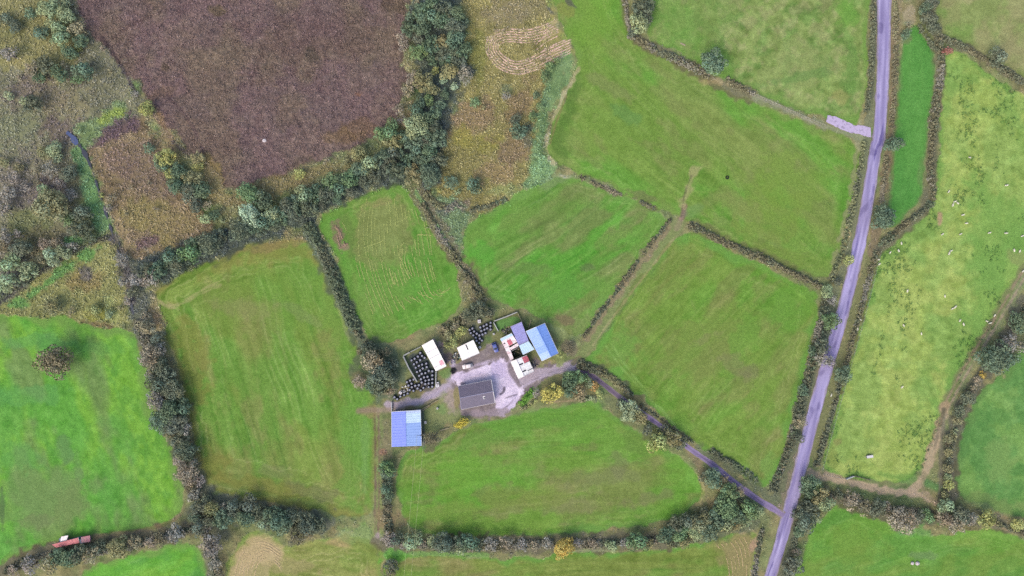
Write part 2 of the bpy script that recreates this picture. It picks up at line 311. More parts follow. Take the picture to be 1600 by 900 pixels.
for k in range(6): line([(318 + k * 24, 495 + 3 * k), (326 + k * 24, 560), (336 + k * 24, 640), (352 + k * 24, 715)], 3, (150, 156, 92), .25, nz=1.5, gaps=.6)
field('rowhay', 'hay_meadow', 'mown meadow striped with pale broken rows of cut hay', 'meadow', [(494, 340), (540, 316), (590, 292), (622, 284), (640, 300), (656, 332), (682, 372), (712, 415), (722, 448), (716, 480), (690, 505), (640, 524), (606, 538), (580, 535), (562, 498), (545, 455), (520, 392)],
      (98, 154, 58), (106, 152, 64), 9, mow=(68, 5, 6), head=20, mott=[((112, 146, 66), 40, .6, .2), ((86, 150, 54), 30, .4, .4)], grain=4)
area([(560, 330), (600, 305), (628, 300), (650, 350), (652, 380), (620, 410), (560, 420), (548, 380)], (130, 136, 82), .75, 9, 7, var=(6, 9)); area([(528, 340), (545, 335), (556, 375), (550, 410), (535, 420), (545, 380)], (100, 130, 62), .7, 5, 3)
area([(560, 420), (640, 400), (650, 470), (600, 490), (566, 480)], (116, 150, 72), .5, 14, 8); blob(530, 370, 10, 24, (134, 112, 98), .8, -10, .6, 7); blob(538, 385, 9, 6, (150, 126, 112), .7); blob(590, 318, 30, 8, (150, 140, 94), .5, -15)
field('mid', 'meadow', 'mown green meadow between the rushy fence line and the diagonal track', 'meadow', [(722, 350), (770, 328), (815, 300), (850, 286), (882, 272), (925, 286), (990, 312), (1044, 340), (1036, 356), (1000, 402), (960, 452), (932, 488), (908, 528), (880, 520), (850, 500), (812, 482), (762, 468), (738, 432), (724, 395)],
      (102, 148, 62), (110, 156, 72), 10, mow=(-33, 6, 6), head=14, mowh=.8, mott=[((92, 160, 56), 60, .7, .2), ((120, 136, 78), 34, .6, .5)], grain=4)
blob(760, 400, 36, 24, (86, 164, 54), .7, 20); blob(880, 460, 40, 26, (88, 158, 58), .6); blob(960, 370, 50, 14, (124, 136, 78), .5, -35); blob(850, 330, 70, 16, (108, 142, 66), .5, -20); blob(920, 470, 30, 10, (120, 132, 74), .5, -50); blob(820, 420, 40, 12, (112, 132, 76), .5, 5); blob(890, 510, 30, 22, (124, 142, 84), .7); blob(880, 500, 20, 12, (120, 112, 82), .4); blob(985, 345, 40, 10, (116, 128, 78), .4, -30); blob(919, 417, 10, 8, (96, 104, 78), .5)
area([(836, 290), (880, 268), (905, 276), (880, 284), (850, 300)], (120, 146, 94), .7, 4, 3); blob(880, 276, 12, 3, (170, 158, 140), .6, 10)
field('top', 'meadow', 'broad mown meadow curving down from the top edge to the road', 'meadow', [(846, -130), (972, -130), (976, 10), (984, 48), (1008, 74), (1060, 98), (1108, 124), (1152, 146), (1230, 182), (1292, 204), (1346, 222), (1340, 280), (1322, 350), (1306, 410), (1288, 438), (1250, 424), (1200, 404), (1140, 376), (1082, 346), (1040, 332), (985, 306), (930, 282), (880, 264), (858, 240), (858, 205), (876, 162), (904, 112), (900, 85), (888, 55), (866, 15)],
      (112, 148, 62), (116, 150, 70), 9, mow=(40, 4.5, 7), head=22, mott=[((100, 156, 58), 80, .7, .2), ((126, 144, 76), 50, .55, .4), ((132, 140, 84), 20, .35, 1.)], grain=4)
area([(870, 20), (900, 85), (960, 70), (975, 20), (970, -40), (860, -60)], (108, 158, 58), .55, 16, 9); blob(930, 30, 30, 60, (116, 160, 58), .4); blob(880, 15, 16, 12, (138, 132, 74), .5); line([(856, 14), (868, 22)], 4, (92, 94, 84), .7, 1.5, 1.5); line([(876, 8), (888, 14)], 3, (100, 104, 80), .6, 1.5, 1.5); line([(886, 0), (900, 12)], 5, (88, 88, 88), .7, 1.5, 1.5)
area([(905, 105), (880, 160), (860, 215), (866, 245), (890, 250), (888, 200), (905, 150)], (86, 122, 52), .75, 7, 4); blob(1200, 340, 60, 50, (122, 144, 66), .6); blob(1230, 290, 60, 60, (114, 152, 58), .5, 30); blob(960, 140, 50, 12, (126, 138, 82), .6, 30); blob(1030, 110, 30, 12, (124, 136, 76), .5, 35); blob(1050, 160, 50, 12, (126, 140, 78), .5, 40); blob(975, 180, 30, 12, (92, 140, 74), .5, 20); blob(1150, 320, 50, 18, (130, 142, 80), .5, 35); blob(1000, 305, 36, 7, (114, 112, 80), .6, 20); blob(1080, 330, 20, 14, (112, 146, 84), .6); blob(1230, 400, 60, 14, (112, 142, 58), .5, 22)
for k in range(5): line([(1240 - 2 * k, 415 - 5 * k), (1268 - 2 * k, 418 - 5 * k), (1290 - 3 * k, 400 - 4 * k), (1302 - 4 * k, 365)], 2, (146, 160, 92), .25)
for k in range(3): line([(1100 + 4 * k, 270), (1112 + 3 * k, 240), (1118 + 3 * k, 200)], 2, (140, 160, 84), .3)
for k in range(2): line([(936 + 7 * k, -40), (945 + 7 * k, 20), (972 + 6 * k, 60), (1010 + 4 * k, 110)], 2.2, (140, 172, 84), .4)
for k in range(3): line([(1082 + 8 * k, 300), (1098 + 9 * k, 300), (1112 + 7 * k, 278), (1118 + 6 * k, 250)], 2.2, (132, 164, 76), .35)
field('east', 'meadow', 'mown green meadow between the diagonal track, the farm lane and the road', 'meadow', [(925, 552), (948, 505), (985, 452), (1022, 408), (1058, 372), (1082, 364), (1130, 386), (1200, 416), (1272, 458), (1278, 490), (1264, 560), (1246, 630), (1228, 690), (1206, 752), (1192, 765), (1150, 732), (1090, 696), (1040, 655), (985, 606), (945, 578), (918, 562)],
      (112, 148, 60), (104, 156, 66), 13, mow=(-45, 4, 7), head=26, mott=[((120, 140, 70), 60, .7, .1), ((102, 156, 56), 50, .5, .4), ((132, 132, 82), 18, .3, 1.1)], grain=4)
blob(1100, 540, 90, 50, (120, 140, 68), .55, -30); blob(1040, 420, 60, 40, (112, 134, 62), .4, -40); blob(1165, 525, 24, 40, (102, 158, 56), .5, 30); blob(1150, 570, 30, 16, (128, 128, 88), .5, 40); blob(1100, 530, 30, 10, (136, 134, 92), .4, -20); blob(1230, 480, 30, 40, (98, 152, 54), .6); blob(1200, 735, 14, 24, (112, 160, 72), .6); blob(970, 545, 30, 40, (102, 160, 62), .6, 35); blob(1170, 580, 14, 14, (122, 120, 90), .4)
for k in range(2): line([(946 + 9 * k, 540 - k * 3), (975 + 8 * k, 580), (1000 + 7 * k, 606), (1026, 634 - 6 * k), (1060, 672)], 1.8, (142, 180, 98), .5)
line([(1080, 470), (1110, 540), (1118, 600), (1112, 620)], 2, (142, 150, 92), .3); line([(1060, 380), (1075, 374), (1120, 392), (1200, 424), (1258, 460)], 3, (96, 150, 60), .4)
for k in range(4): line([(985 + 8 * k, 520 - 12 * k), (1010 + 8 * k, 470 - 8 * k), (1060 + 5 * k, 415), (1110, 400 + 5 * k)], 2, (126, 134, 70), .25)
field('south', 'meadow', 'mown green meadow below the farmhouse', 'meadow', [(622, 722), (640, 706), (690, 690), (722, 672), (800, 650), (868, 634), (925, 628), (956, 642), (1000, 674), (1050, 704), (1086, 738), (1100, 766), (1090, 788), (1040, 812), (960, 828), (880, 834), (760, 838), (670, 838), (636, 818), (622, 775)],
      (108, 150, 58), (106, 154, 68), 9, mow=(-4, 5, 6), head=20, mott=[((122, 140, 72), 50, .7, .2), ((98, 160, 54), 60, .5, .3), ((130, 128, 86), 18, .35, 1.)], grain=4)
area([(700, 690), (800, 650), (900, 640), (940, 650), (880, 665), (800, 680), (720, 715)], (92, 148, 54), .6, 10, 6); blob(950, 745, 70, 14, (120, 130, 84), .5, -5); blob(890, 790, 50, 16, (132, 132, 92), .5); blob(1010, 780, 40, 12, (124, 122, 88), .5, -15); blob(970, 725, 20, 22, (120, 124, 88), .5); blob(1085, 755, 8, 32, (118, 176, 72), .6, -25); blob(740, 740, 60, 34, (102, 164, 54), .5); blob(820, 780, 110, 18, (118, 142, 62), .5); blob(700, 800, 70, 14, (118, 144, 64), .5); blob(990, 690, 16, 26, (100, 132, 62), .5, -50)
field('upper', 'pasture', 'pale rough pasture left of the road at the top', 'pasture', [(1012, -130), (1360, -130), (1358, 60), (1352, 130), (1346, 200), (1300, 186), (1232, 168), (1172, 138), (1120, 116), (1082, 92), (1040, 74), (1006, 56), (1018, 20)],
      (124, 150, 78), (112, 152, 70), 12, mott=[((140, 160, 92), 22, .6, .2), ((102, 142, 68), 16, .5, .4), ((152, 154, 106), 12, .4, .7)], grain=9)
area([(1020, -60), (1060, -60), (1080, 40), (1160, 110), (1130, 116), (1060, 76), (1015, 55)], (102, 158, 62), .45, 14, 9); blob(1260, 100, 60, 50, (142, 156, 96), .5); blob(1330, 120, 12, 70, (96, 142, 64), .6); blob(1250, 120, 70, 8, (96, 140, 70), .5, -12); blob(1315, 150, 16, 12, (156, 152, 92), .5); blob(1100, 20, 60, 40, (118, 152, 76), .4); blob(1320, 15, 20, 30, (100, 160, 58), .6)
field('strip', 'pasture', 'narrow strip of vivid green grass right of the road', 'pasture', [(1404, 90), (1412, 62), (1425, 40), (1436, 36), (1446, 56), (1458, 72), (1462, 100), (1456, 160), (1447, 220), (1442, 280), (1438, 310), (1416, 336), (1396, 352), (1384, 356), (1390, 300), (1394, 250), (1402, 160)],
      (80, 146, 64), (96, 142, 74), 7, 1.5, mott=[((90, 154, 68), 40, .5, .2)], mow=(88, 2.5, 7), head=10, grain=3)
blob(1413, 60, 10, 8, (120, 130, 92), .7); blob(1418, 20, 12, 20, (158, 144, 116), .8); blob(1415, 36, 12, 5, (140, 148, 110), .6)
field('sheep', 'pasture', 'pale yellow-green sheep pasture dotted with dark rushes', 'pasture', [(1474, 92), (1492, 78), (1540, 112), (1580, 138), (1610, 152), (1740, 220), (1740, 300), (1606, 420), (1574, 466), (1545, 520), (1500, 590), (1478, 634), (1462, 680), (1444, 728), (1425, 752), (1396, 756), (1345, 748), (1300, 740), (1283, 728), (1294, 685), (1318, 600), (1346, 500), (1366, 420), (1384, 388), (1420, 360), (1452, 335), (1464, 300), (1464, 220), (1472, 140)],
      (150, 176, 86), (116, 160, 74), 10, mott=[((160, 180, 94), 20, .6, .1), ((134, 168, 84), 40, .6, .4), ((116, 160, 76), 60, .5, .8)], grain=8, rel=.05)
area([(1500, 260), (1560, 300), (1610, 330), (1740, 300), (1740, 400), (1600, 430), (1540, 520), (1480, 620), (1462, 670), (1470, 600), (1520, 500), (1530, 400)], (108, 160, 72), .6, 16, 10); blob(1368, 340, 0.1, .1, (0, 0, 0), 0); blob(1468, 337, 7, 15, (176, 144, 118), .9, -5); blob(1590, 405, 20, 14, (150, 150, 100), .5); blob(1500, 590, 12, 60, (112, 150, 84), .5, 28); line([(1440, 750), (1462, 690), (1478, 640)], 5, (96, 140, 66), .6); blob(1405, 745, 40, 8, (104, 150, 70), .6, 8); blob(1300, 715, 12, 20, (120, 138, 70), .5); blob(1310, 690, 8, 5, (128, 122, 78), .5)
field('corner', 'pasture', 'olive pasture in the top right corner', 'pasture', [(1466, -130), (1740, -130), (1740, 190), (1610, 126), (1570, 104), (1540, 88), (1508, 68), (1474, 54), (1464, 30)], (134, 152, 88), (124, 140, 80), 10, mott=[((124, 158, 80), 40, .6, .2), ((154, 152, 106), 40, .6, .3)], grain=6)
blob(1585, 85, 22, 30, (150, 146, 104), .6); blob(1490, 20, 20, 20, (146, 146, 98), .4); blob(1510, 60, 30, 10, (112, 148, 70), .5, 30)
field('rlow', 'pasture', 'green pasture right of the hedged muddy track', 'pasture', [(1740, 430), (1620, 500), (1586, 560), (1560, 590), (1532, 610), (1512, 648), (1494, 690), (1490, 740), (1494, 778), (1540, 790), (1610, 815), (1740, 850)], (112, 158, 78), (98, 142, 74), 14, mott=[((118, 164, 86), 30, .6, .3), ((82, 138, 70), 40, .5, .3)], grain=6)
blob(1560, 720, 30, 40, (126, 160, 88), .6); blob(1505, 690, 12, 40, (76, 128, 64), .6); blob(1560, 790, 60, 14, (122, 146, 84), .6, 10); blob(1550, 650, 30, 22, (80, 136, 66), .5)
field('blow', 'meadow', 'smooth green meadow at the bottom right beside the road', 'meadow', [(1278, 812), (1300, 792), (1330, 786), (1362, 800), (1385, 822), (1412, 836), (1450, 838), (1500, 834), (1550, 824), (1620, 850), (1740, 880), (1740, 1000), (1222, 1000), (1250, 900), (1262, 840)], (104, 156, 60), (112, 162, 68), 9, mow=(-15, 3.5, 8), head=26, mott=[((114, 148, 64), 50, .6, .2), ((90, 148, 62), 40, .5, .4)], grain=4)
blob(1430, 835, 40, 9, (92, 158, 66), .6); blob(1340, 850, 50, 30, (112, 148, 60), .5); blob(1440, 868, 26, 8, (110, 140, 92), .6); blob(1450, 815, 22, 8, (86, 148, 66), .7)
field('bmid', 'meadow', 'long olive mown strip along the bottom edge', 'meadow', [(600, 1000), (596, 868), (640, 866), (720, 872), (800, 872), (900, 866), (1000, 862), (1060, 856), (1120, 842), (1176, 830), (1186, 840), (1176, 880), (1168, 1000)], (122, 142, 66), (104, 156, 66), 9, mow=(-3, 6, 6), head=12, mott=[((138, 136, 84), 40, .6, .3), ((104, 150, 58), 40, .5, .3)], grain=5)
area([(1110, 850), (1180, 828), (1186, 845), (1172, 900), (1150, 930), (1130, 870)], (150, 138, 96), .8, 7, 5); blob(1180, 848, 6, 14, (186, 146, 132), .7, 25)
field('bhay', 'hay_meadow', 'tan ring-mown hay patch at the bottom left of centre', 'meadow', [(352, 1000), (356, 890), (366, 858), (385, 838), (410, 832), (432, 842), (450, 856), (480, 848), (520, 836), (560, 838), (592, 850), (598, 880), (598, 1000)], (134, 146, 76), (128, 152, 78), 7, mow=(10, 8, 6), head=26, mott=[((170, 150, 106), 40, .6, .3), ((118, 146, 64), 30, .5, .4)], grain=6)
area([(358, 910), (366, 858), (400, 832), (436, 846), (452, 874), (420, 890), (405, 940), (358, 960)], (186, 166, 126), .85, 6, 4); area([(385, 900), (405, 870), (425, 900), (420, 960), (385, 960)], (150, 148, 96), .6, 6, 4); blob(450, 885, 50, 14, (160, 148, 104), .6); blob(570, 835, 40, 16, (124, 150, 84), .7); blob(540, 835, 20, 8, (140, 150, 100), .6)
for k in range(7): line([(364 + 5 * k, 930), (368 + 5 * k, 880 + k), (386 + 4 * k, 852 + 4 * k), (412 + 2 * k, 842 + 5 * k), (440, 862 + 5 * k)], 1.8, (198, 176, 140), .4)
for k in range(6):
    f_ = k / 5 - .5; line([(872 , 40 + 20 * f_), (848 + 6 * f_, 52 + 20 * f_), (822 + 4 * f_, 58 + 20 * f_), (795, 54 + 20 * f_), (774 + 14 * f_, 60 + 16 * f_), (766 + 20 * f_, 76), (782 + 16 * f_, 98 - 14 * f_), (806 + 2 * f_, 108 - 20 * f_), (832 - 6 * f_, 101 - 20 * f_), (856 - 8 * f_, 88 - 20 * f_), (892, 72 - 20 * f_)], 2.0, (200, 170, 152), .5, .8, .3)
# ------------------------------------------------------------------ margins, tracks and rutted ways on the ground
def rut(pts, gauge, w, col, mid, wide, st=.9):
    line(pts, wide, mid, st * .9, 3, 1.5); p = smooth_poly(pts, 2, False)
    d = np.gradient(p, axis=0); nrm = np.stack([-d[:, 1], d[:, 0]], 1) / np.linalg.norm(d, axis=1)[:, None]
    for s in (-1, 1): line(p + nrm * s * gauge / 2, w, col, st, 1, .8, sm=0)
line([(1394, 40), (1396, 120), (1393, 200), (1386, 260), (1378, 300)], 13, (122, 104, 78), .85, 3, 1.5); line([(1400, -100), (1402, 60)], 14, (134, 122, 92), .7, 3, 1.5)
line([(1402, 60), (1404, 120), (1398, 220), (1388, 330)], 4, (112, 122, 78), .6, 2, 1.5)
line([(1362, 150), (1352, 260), (1336, 350), (1320, 420), (1300, 470)], 12, (112, 116, 86), .9, 2, 2); line([(1366, -90), (1366, 60), (1362, 150)], 9, (98, 100, 78), .9, 2)
line([(1344, 190), (1336, 270), (1318, 350), (1298, 430)], 6, (146, 144, 110), .7, 2, 2)
line([(1368, 380), (1356, 430), (1340, 490), (1325, 550), (1305, 610), (1288, 660), (1276, 710)], 20, (112, 112, 72), .9, 2, 2); line([(1372, 350), (1362, 395)], 14, (124, 108, 84), .8)
line([(1294, 470), (1288, 540), (1270, 600), (1252, 670), (1236, 730), (1214, 790)], 26, (100, 104, 78), .95, 4, 3)
line([(1310, 510), (1285, 570), (1266, 640), (1250, 700), (1236, 750), (1222, 790)], 8, (132, 116, 98), .7, 2, 2)
line([(1224, 830), (1206, 880), (1196, 960)], 14, (104, 108, 76), .9, 3, 2); line([(1248, 790), (1238, 840), (1222, 900), (1200, 990)], 16, (100, 102, 80), .9, 3, 2)
line([(1455, 20), (1470, 80), (1464, 160), (1456, 230), (1456, 300), (1440, 335), (1405, 362), (1375, 390)], 16, (104, 102, 78), .9, 3, 2); line([(1470, 62), (1512, 76), (1560, 104), (1610, 136), (1740, 200)], 12, (106, 104, 80), .9, 3, 2)
line([(1600, 470), (1578, 520), (1550, 570), (1520, 606), (1498, 650), (1484, 700), (1481, 780)], 24, (98, 96, 78), .95, 4, 3)
rut([(1640, 380), (1600, 426), (1572, 476), (1534, 538), (1504, 586), (1476, 640)], 8, 3.5, (150, 134, 112), (122, 126, 88), 20); line([(1476, 636), (1462, 690), (1448, 730), (1436, 756), (1424, 768)], 15, (168, 146, 118), .95, 3, 2)
line([(1474, 640), (1466, 670), (1460, 700)], 4, (124, 112, 92), .7); line([(1264, 738), (1300, 748), (1335, 754), (1370, 763), (1400, 769), (1424, 769), (1445, 776), (1462, 782)], 13, (176, 152, 126), .95, 2, 2); line([(1444, 740), (1440, 770), (1462, 782)], 7, (134, 122, 92), .7)
line([(1300, 757), (1340, 768), (1390, 780), (1450, 792)], 6, (108, 122, 74), .7, 2); line([(1450, 755), (1470, 765)], 12, (80, 124, 62), .8, 3); line([(1475, 640), (1470, 700), (1468, 790)], 6, (104, 100, 84), .8, 2)
line([(1260, 760), (1300, 780), (1350, 795), (1400, 810), (1460, 808), (1520, 805), (1600, 832), (1740, 880)], 20, (100, 98, 76), .9, 4, 3); line([(1355, 788), (1460, 800)], 5, (96, 88, 76), .7); line([(1548, 818), (1578, 828)], 5, (168, 140, 108), .6)
line([(902, 562), (930, 528), (958, 486), (990, 442), (1020, 402), (1048, 368), (1062, 350)], 17, (116, 130, 74), .85, 3, 2); line([(918, 530), (940, 495), (965, 460), (990, 425), (1018, 390), (1044, 356)], 9, (134, 120, 90), .9, 2, 1.5); line([(926, 540), (960, 492), (995, 446), (1025, 408), (1052, 374)], 3, (158, 148, 104), .6); line([(935, 536), (965, 494), (1000, 448), (1030, 410)], 2, (96, 126, 66), .6)
line([(1058, 356), (1066, 340), (1069, 322)], 8, (142, 114, 102), .95, 2); line([(1068, 335), (1072, 305), (1082, 280), (1092, 262)], 10, (164, 160, 112), .75, 4, 3, .25); line([(1064, 338), (1070, 300), (1080, 275)], 2, (96, 92, 72), .6, gaps=.3); blob(1068, 337, 7, 9, (126, 118, 104), .6); blob(1062, 352, 12, 10, (124, 128, 84), .7)
line([(905, 276), (935, 288), (960, 300), (975, 306)], 7, (112, 98, 86), .75, 2, 2, .2); line([(1002, 316), (1020, 326)], 8, (104, 92, 76), .6, 2, 2); line([(1082, 352), (1130, 374), (1200, 404), (1280, 446)], 18, (116, 122, 76), .8, 4, 3)
rut([(588, 640), (590, 720), (589, 780), (588, 850)], 6, 2.6, (112, 94, 78), (124, 136, 78), 15); line([(590, 836), (590, 846)], 7, (166, 144, 152), .8); blob(605, 700, 14, 20, (124, 116, 84), .8); blob(608, 815, 24, 24, (130, 112, 80), .8); blob(600, 705, 7, 6, (148, 98, 84), .6); blob(570, 690, 8, 80, (112, 158, 84), .5); blob(580, 640, 16, 14, (146, 132, 92), .7); blob(578, 805, 12, 14, (140, 140, 92), .6)
line([(596, 850), (700, 852), (830, 850), (950, 848), (1040, 842)], 26, (104, 100, 78), .9, 4, 4); line([(640, 866), (690, 864), (760, 868)], 8, (104, 158, 70), .6); blob(617, 868, 26, 12, (96, 168, 60), .8); line([(896, 861), (960, 860)], 4, (146, 152, 110), .6)
area([(1030, 845), (1060, 815), (1110, 800), (1135, 780), (1150, 745), (1180, 770), (1200, 800), (1190, 826), (1120, 842)], (96, 104, 76), .9, 5, 4); line([(1092, 742), (1100, 765), (1094, 785)], 5, (160, 152, 100), .6)
line([(905, 105), (880, 150), (858, 200), (852, 225), (858, 245), (868, 256)], 4, (172, 162, 124), .8, 1.2, 1.5); line([(885, 150), (866, 200), (860, 225)], 3, (140, 118, 84), .5)
line([(996, 60), (1045, 88), (1100, 120), (1150, 146), (1176, 152)], 18, (112, 108, 82), .85, 3, 3); blob(1120, 128, 22, 8, (170, 150, 112), .7, 10); line([(1176, 150), (1230, 172), (1290, 198), (1345, 216)], 10, (128, 134, 100), .85, 2, 2); line([(1180, 150), (1230, 172), (1290, 200)], 3, (146, 140, 124), .7)
line([(976, 0), (980, 40), (1000, 62)], 12, (110, 110, 80), .7, 3)
# hedge bottoms
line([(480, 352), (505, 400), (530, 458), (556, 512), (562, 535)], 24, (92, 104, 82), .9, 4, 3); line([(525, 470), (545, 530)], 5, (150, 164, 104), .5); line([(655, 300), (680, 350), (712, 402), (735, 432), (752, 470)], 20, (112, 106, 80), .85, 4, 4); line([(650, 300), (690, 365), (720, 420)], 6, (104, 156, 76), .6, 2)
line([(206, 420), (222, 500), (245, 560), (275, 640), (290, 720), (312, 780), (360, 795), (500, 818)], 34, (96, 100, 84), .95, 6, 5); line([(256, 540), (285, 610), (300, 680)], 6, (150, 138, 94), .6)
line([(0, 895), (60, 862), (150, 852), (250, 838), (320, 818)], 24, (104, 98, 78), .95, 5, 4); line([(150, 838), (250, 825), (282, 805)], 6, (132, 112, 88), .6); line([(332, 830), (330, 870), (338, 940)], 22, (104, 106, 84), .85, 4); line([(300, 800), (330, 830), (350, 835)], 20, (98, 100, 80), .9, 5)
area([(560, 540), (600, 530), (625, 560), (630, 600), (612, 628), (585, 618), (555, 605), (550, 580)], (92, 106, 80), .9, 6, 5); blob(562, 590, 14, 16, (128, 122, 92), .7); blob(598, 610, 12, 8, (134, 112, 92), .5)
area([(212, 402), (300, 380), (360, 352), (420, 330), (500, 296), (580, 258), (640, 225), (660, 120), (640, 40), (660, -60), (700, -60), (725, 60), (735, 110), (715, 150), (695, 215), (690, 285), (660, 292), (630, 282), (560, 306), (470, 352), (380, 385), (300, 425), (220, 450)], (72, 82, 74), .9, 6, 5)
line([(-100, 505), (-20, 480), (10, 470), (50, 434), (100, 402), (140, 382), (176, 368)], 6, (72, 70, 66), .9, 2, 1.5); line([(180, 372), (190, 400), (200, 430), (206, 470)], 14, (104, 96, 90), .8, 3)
# ------------------------------------------------------------------ farmyard ground
DIRT = (124, 108, 106)
area([(700, 575), (722, 560), (752, 548), (778, 535), (800, 545), (820, 585), (870, 562), (905, 566), (902, 578), (860, 586), (835, 606), (812, 628), (790, 644), (770, 652), (728, 652), (715, 640), (702, 610)], (128, 114, 118), 1, 2, 2, 8, var=(8, 7))
line([(612, 634), (640, 633), (665, 626), (690, 610), (708, 592)], 18, (166, 150, 168), .95, 3, 2); line([(625, 641), (650, 640)], 8, (134, 116, 104), .8, 3); line([(640, 630), (670, 622), (700, 602)], 5, (172, 156, 182), .7, 2)
line([(560, 642), (600, 640), (615, 640)], 9, (148, 128, 112), .8, 3); line([(650, 632), (654, 640)], 8, (166, 150, 172), .7)
area([(630, 640), (680, 626), (706, 612), (716, 640), (722, 655), (690, 672), (660, 680), (655, 650)], (122, 132, 80), .8, 4, 4); blob(688, 640, 12, 14, (106, 140, 74), .6); blob(704, 622, 14, 26, (160, 140, 136), .85); blob(640, 640, 20, 6, (112, 102, 70), .7); blob(670, 632, 20, 5, (120, 112, 64), .6, -25); blob(714, 622, 5, 18, (128, 122, 70), .7)
area([(704, 590), (709, 580), (735, 580), (760, 570), (790, 556), (800, 572), (806, 590), (822, 608), (804, 630), (790, 648), (774, 644), (770, 610), (764, 596), (716, 608)], (210, 192, 222), 1, 1.5, 2, 7, sm=1, var=(9, 8))
area([(768, 566), (776, 562), (790, 572), (792, 590), (770, 592), (766, 580)], (190, 172, 210), .8, 1, .8); area([(748, 586), (767, 584), (768, 592), (748, 596), (722, 600), (726, 592)], (214, 192, 216), .9, 2, 1.5)
line([(738, 573), (760, 567), (780, 557)], 5, (176, 158, 182), .8, 2); line([(720, 584), (745, 574), (765, 568)], 2, (104, 92, 96), .6, gaps=.3)
line([(782, 616), (787, 612), (788, 606)], 2.6, (84, 74, 92), .8); line([(790, 622), (800, 618), (808, 616)], 2.5, (104, 92, 108), .7); line([(786, 640), (796, 632), (804, 622)], 2.5, (108, 94, 104), .6); blob(725, 599, 8, 3, (112, 100, 118), .7, -10); line([(797, 570), (802, 588), (812, 600)], 9, (112, 98, 106), .8, 2)
line([(820, 592), (850, 582), (880, 573), (905, 572)], 17, (168, 152, 170), .95, 2.5, 2); line([(818, 604), (845, 588), (880, 575)], 4, (178, 162, 188), .7, 1.5, 1); line([(826, 597), (860, 581), (885, 574)], 2, (118, 104, 112), .6, gaps=.2); blob(838, 566, 9, 12, (122, 104, 112), .8, -25); blob(834, 574, 5, 8, (172, 156, 178), .7, -20); blob(770, 645, 40, 7, (146, 128, 140), .8)
area([(636, 556), (656, 546), (680, 582), (682, 602), (660, 606), (640, 570)], (70, 78, 78), .9, 2, 1.5); blob(640, 600, 12, 10, (74, 76, 80), .8); blob(662, 604, 18, 7, (96, 88, 92), .7)
area([(688, 520), (712, 504), (750, 480), (770, 492), (766, 520), (740, 540), (710, 548), (700, 556), (684, 532)], (112, 112, 82), .9, 4, 4, 9, var=(8, 7)); blob(750, 490, 20, 12, (96, 104, 78), .8); blob(748, 520, 18, 14, (84, 92, 84), .6); line([(678, 530), (690, 550), (700, 566)], 4, (156, 136, 142), .8); blob(688, 538, 3, 8, (176, 154, 160), .7, -25); blob(698, 560, 8, 8, (108, 88, 96), .7); blob(707, 569, 6, 7, (172, 156, 186), .9); blob(713, 557, 8, 8, (96, 92, 92), .8); blob(708, 579, 6, 5, (58, 52, 62), .9)
area([(688, 580), (702, 574), (706, 584), (690, 594)], (100, 130, 66), .8, 2, 2); area([(772, 502), (808, 490), (815, 503), (798, 512), (780, 518)], (88, 132, 62), .95, 2, 1.5); blob(778, 526, 14, 10, (118, 116, 74), .8); blob(770, 548, 12, 14, (118, 104, 100), .8)
area([(815, 500), (860, 500), (900, 520), (905, 550), (880, 565), (860, 562), (872, 545), (850, 505), (826, 512)], (128, 140, 84), .75, 4, 4, 8, var=(9, 8)); blob(880, 500, 22, 10, (126, 112, 86), .6, 15); blob(888, 546, 12, 12, (112, 100, 86), .7); blob(868, 560, 16, 5, (112, 122, 68), .7); line([(905, 560), (896, 568)], 9, (120, 112, 80), .8)
area([(810, 634), (822, 616), (834, 606), (842, 608), (828, 630), (814, 642)], (94, 146, 58), .9, 2, 2); area([(840, 606), (870, 594), (900, 590), (935, 612), (930, 626), (870, 632), (840, 622)], (112, 108, 72), .85, 3, 3); line([(860, 628), (900, 626), (935, 622)], 3, (166, 142, 112), .6); line([(790, 648), (815, 640), (840, 622)], 4, (122, 118, 80), .7)
line([(722, 656), (740, 652), (775, 652)], 4, (120, 110, 90), .6); blob(672, 690, 16, 14, (108, 104, 84), .8); line([(604, 660), (606, 700)], 12, (130, 122, 90), .7, 3); line([(660, 642), (662, 698)], 5, (74, 84, 92), .6)  # last, dark strip: shade of the lower barn painted on the ground
area([(900, 560), (930, 568), (960, 582), (985, 606), (990, 622), (960, 606), (930, 586)], (92, 102, 74), .9, 3, 3); area([(940, 620), (975, 624), (1010, 648), (1060, 690), (1040, 700), (1000, 676), (960, 648)], (108, 116, 78), .85, 4, 4); line([(1075, 698), (1092, 725), (1100, 745)], 12, (134, 116, 88), .7, 3); line([(1095, 704), (1140, 725), (1180, 755), (1205, 780)], 14, (98, 106, 80), .8, 4, 3); line([(1180, 800), (1195, 812)], 14, (112, 122, 78), .7)
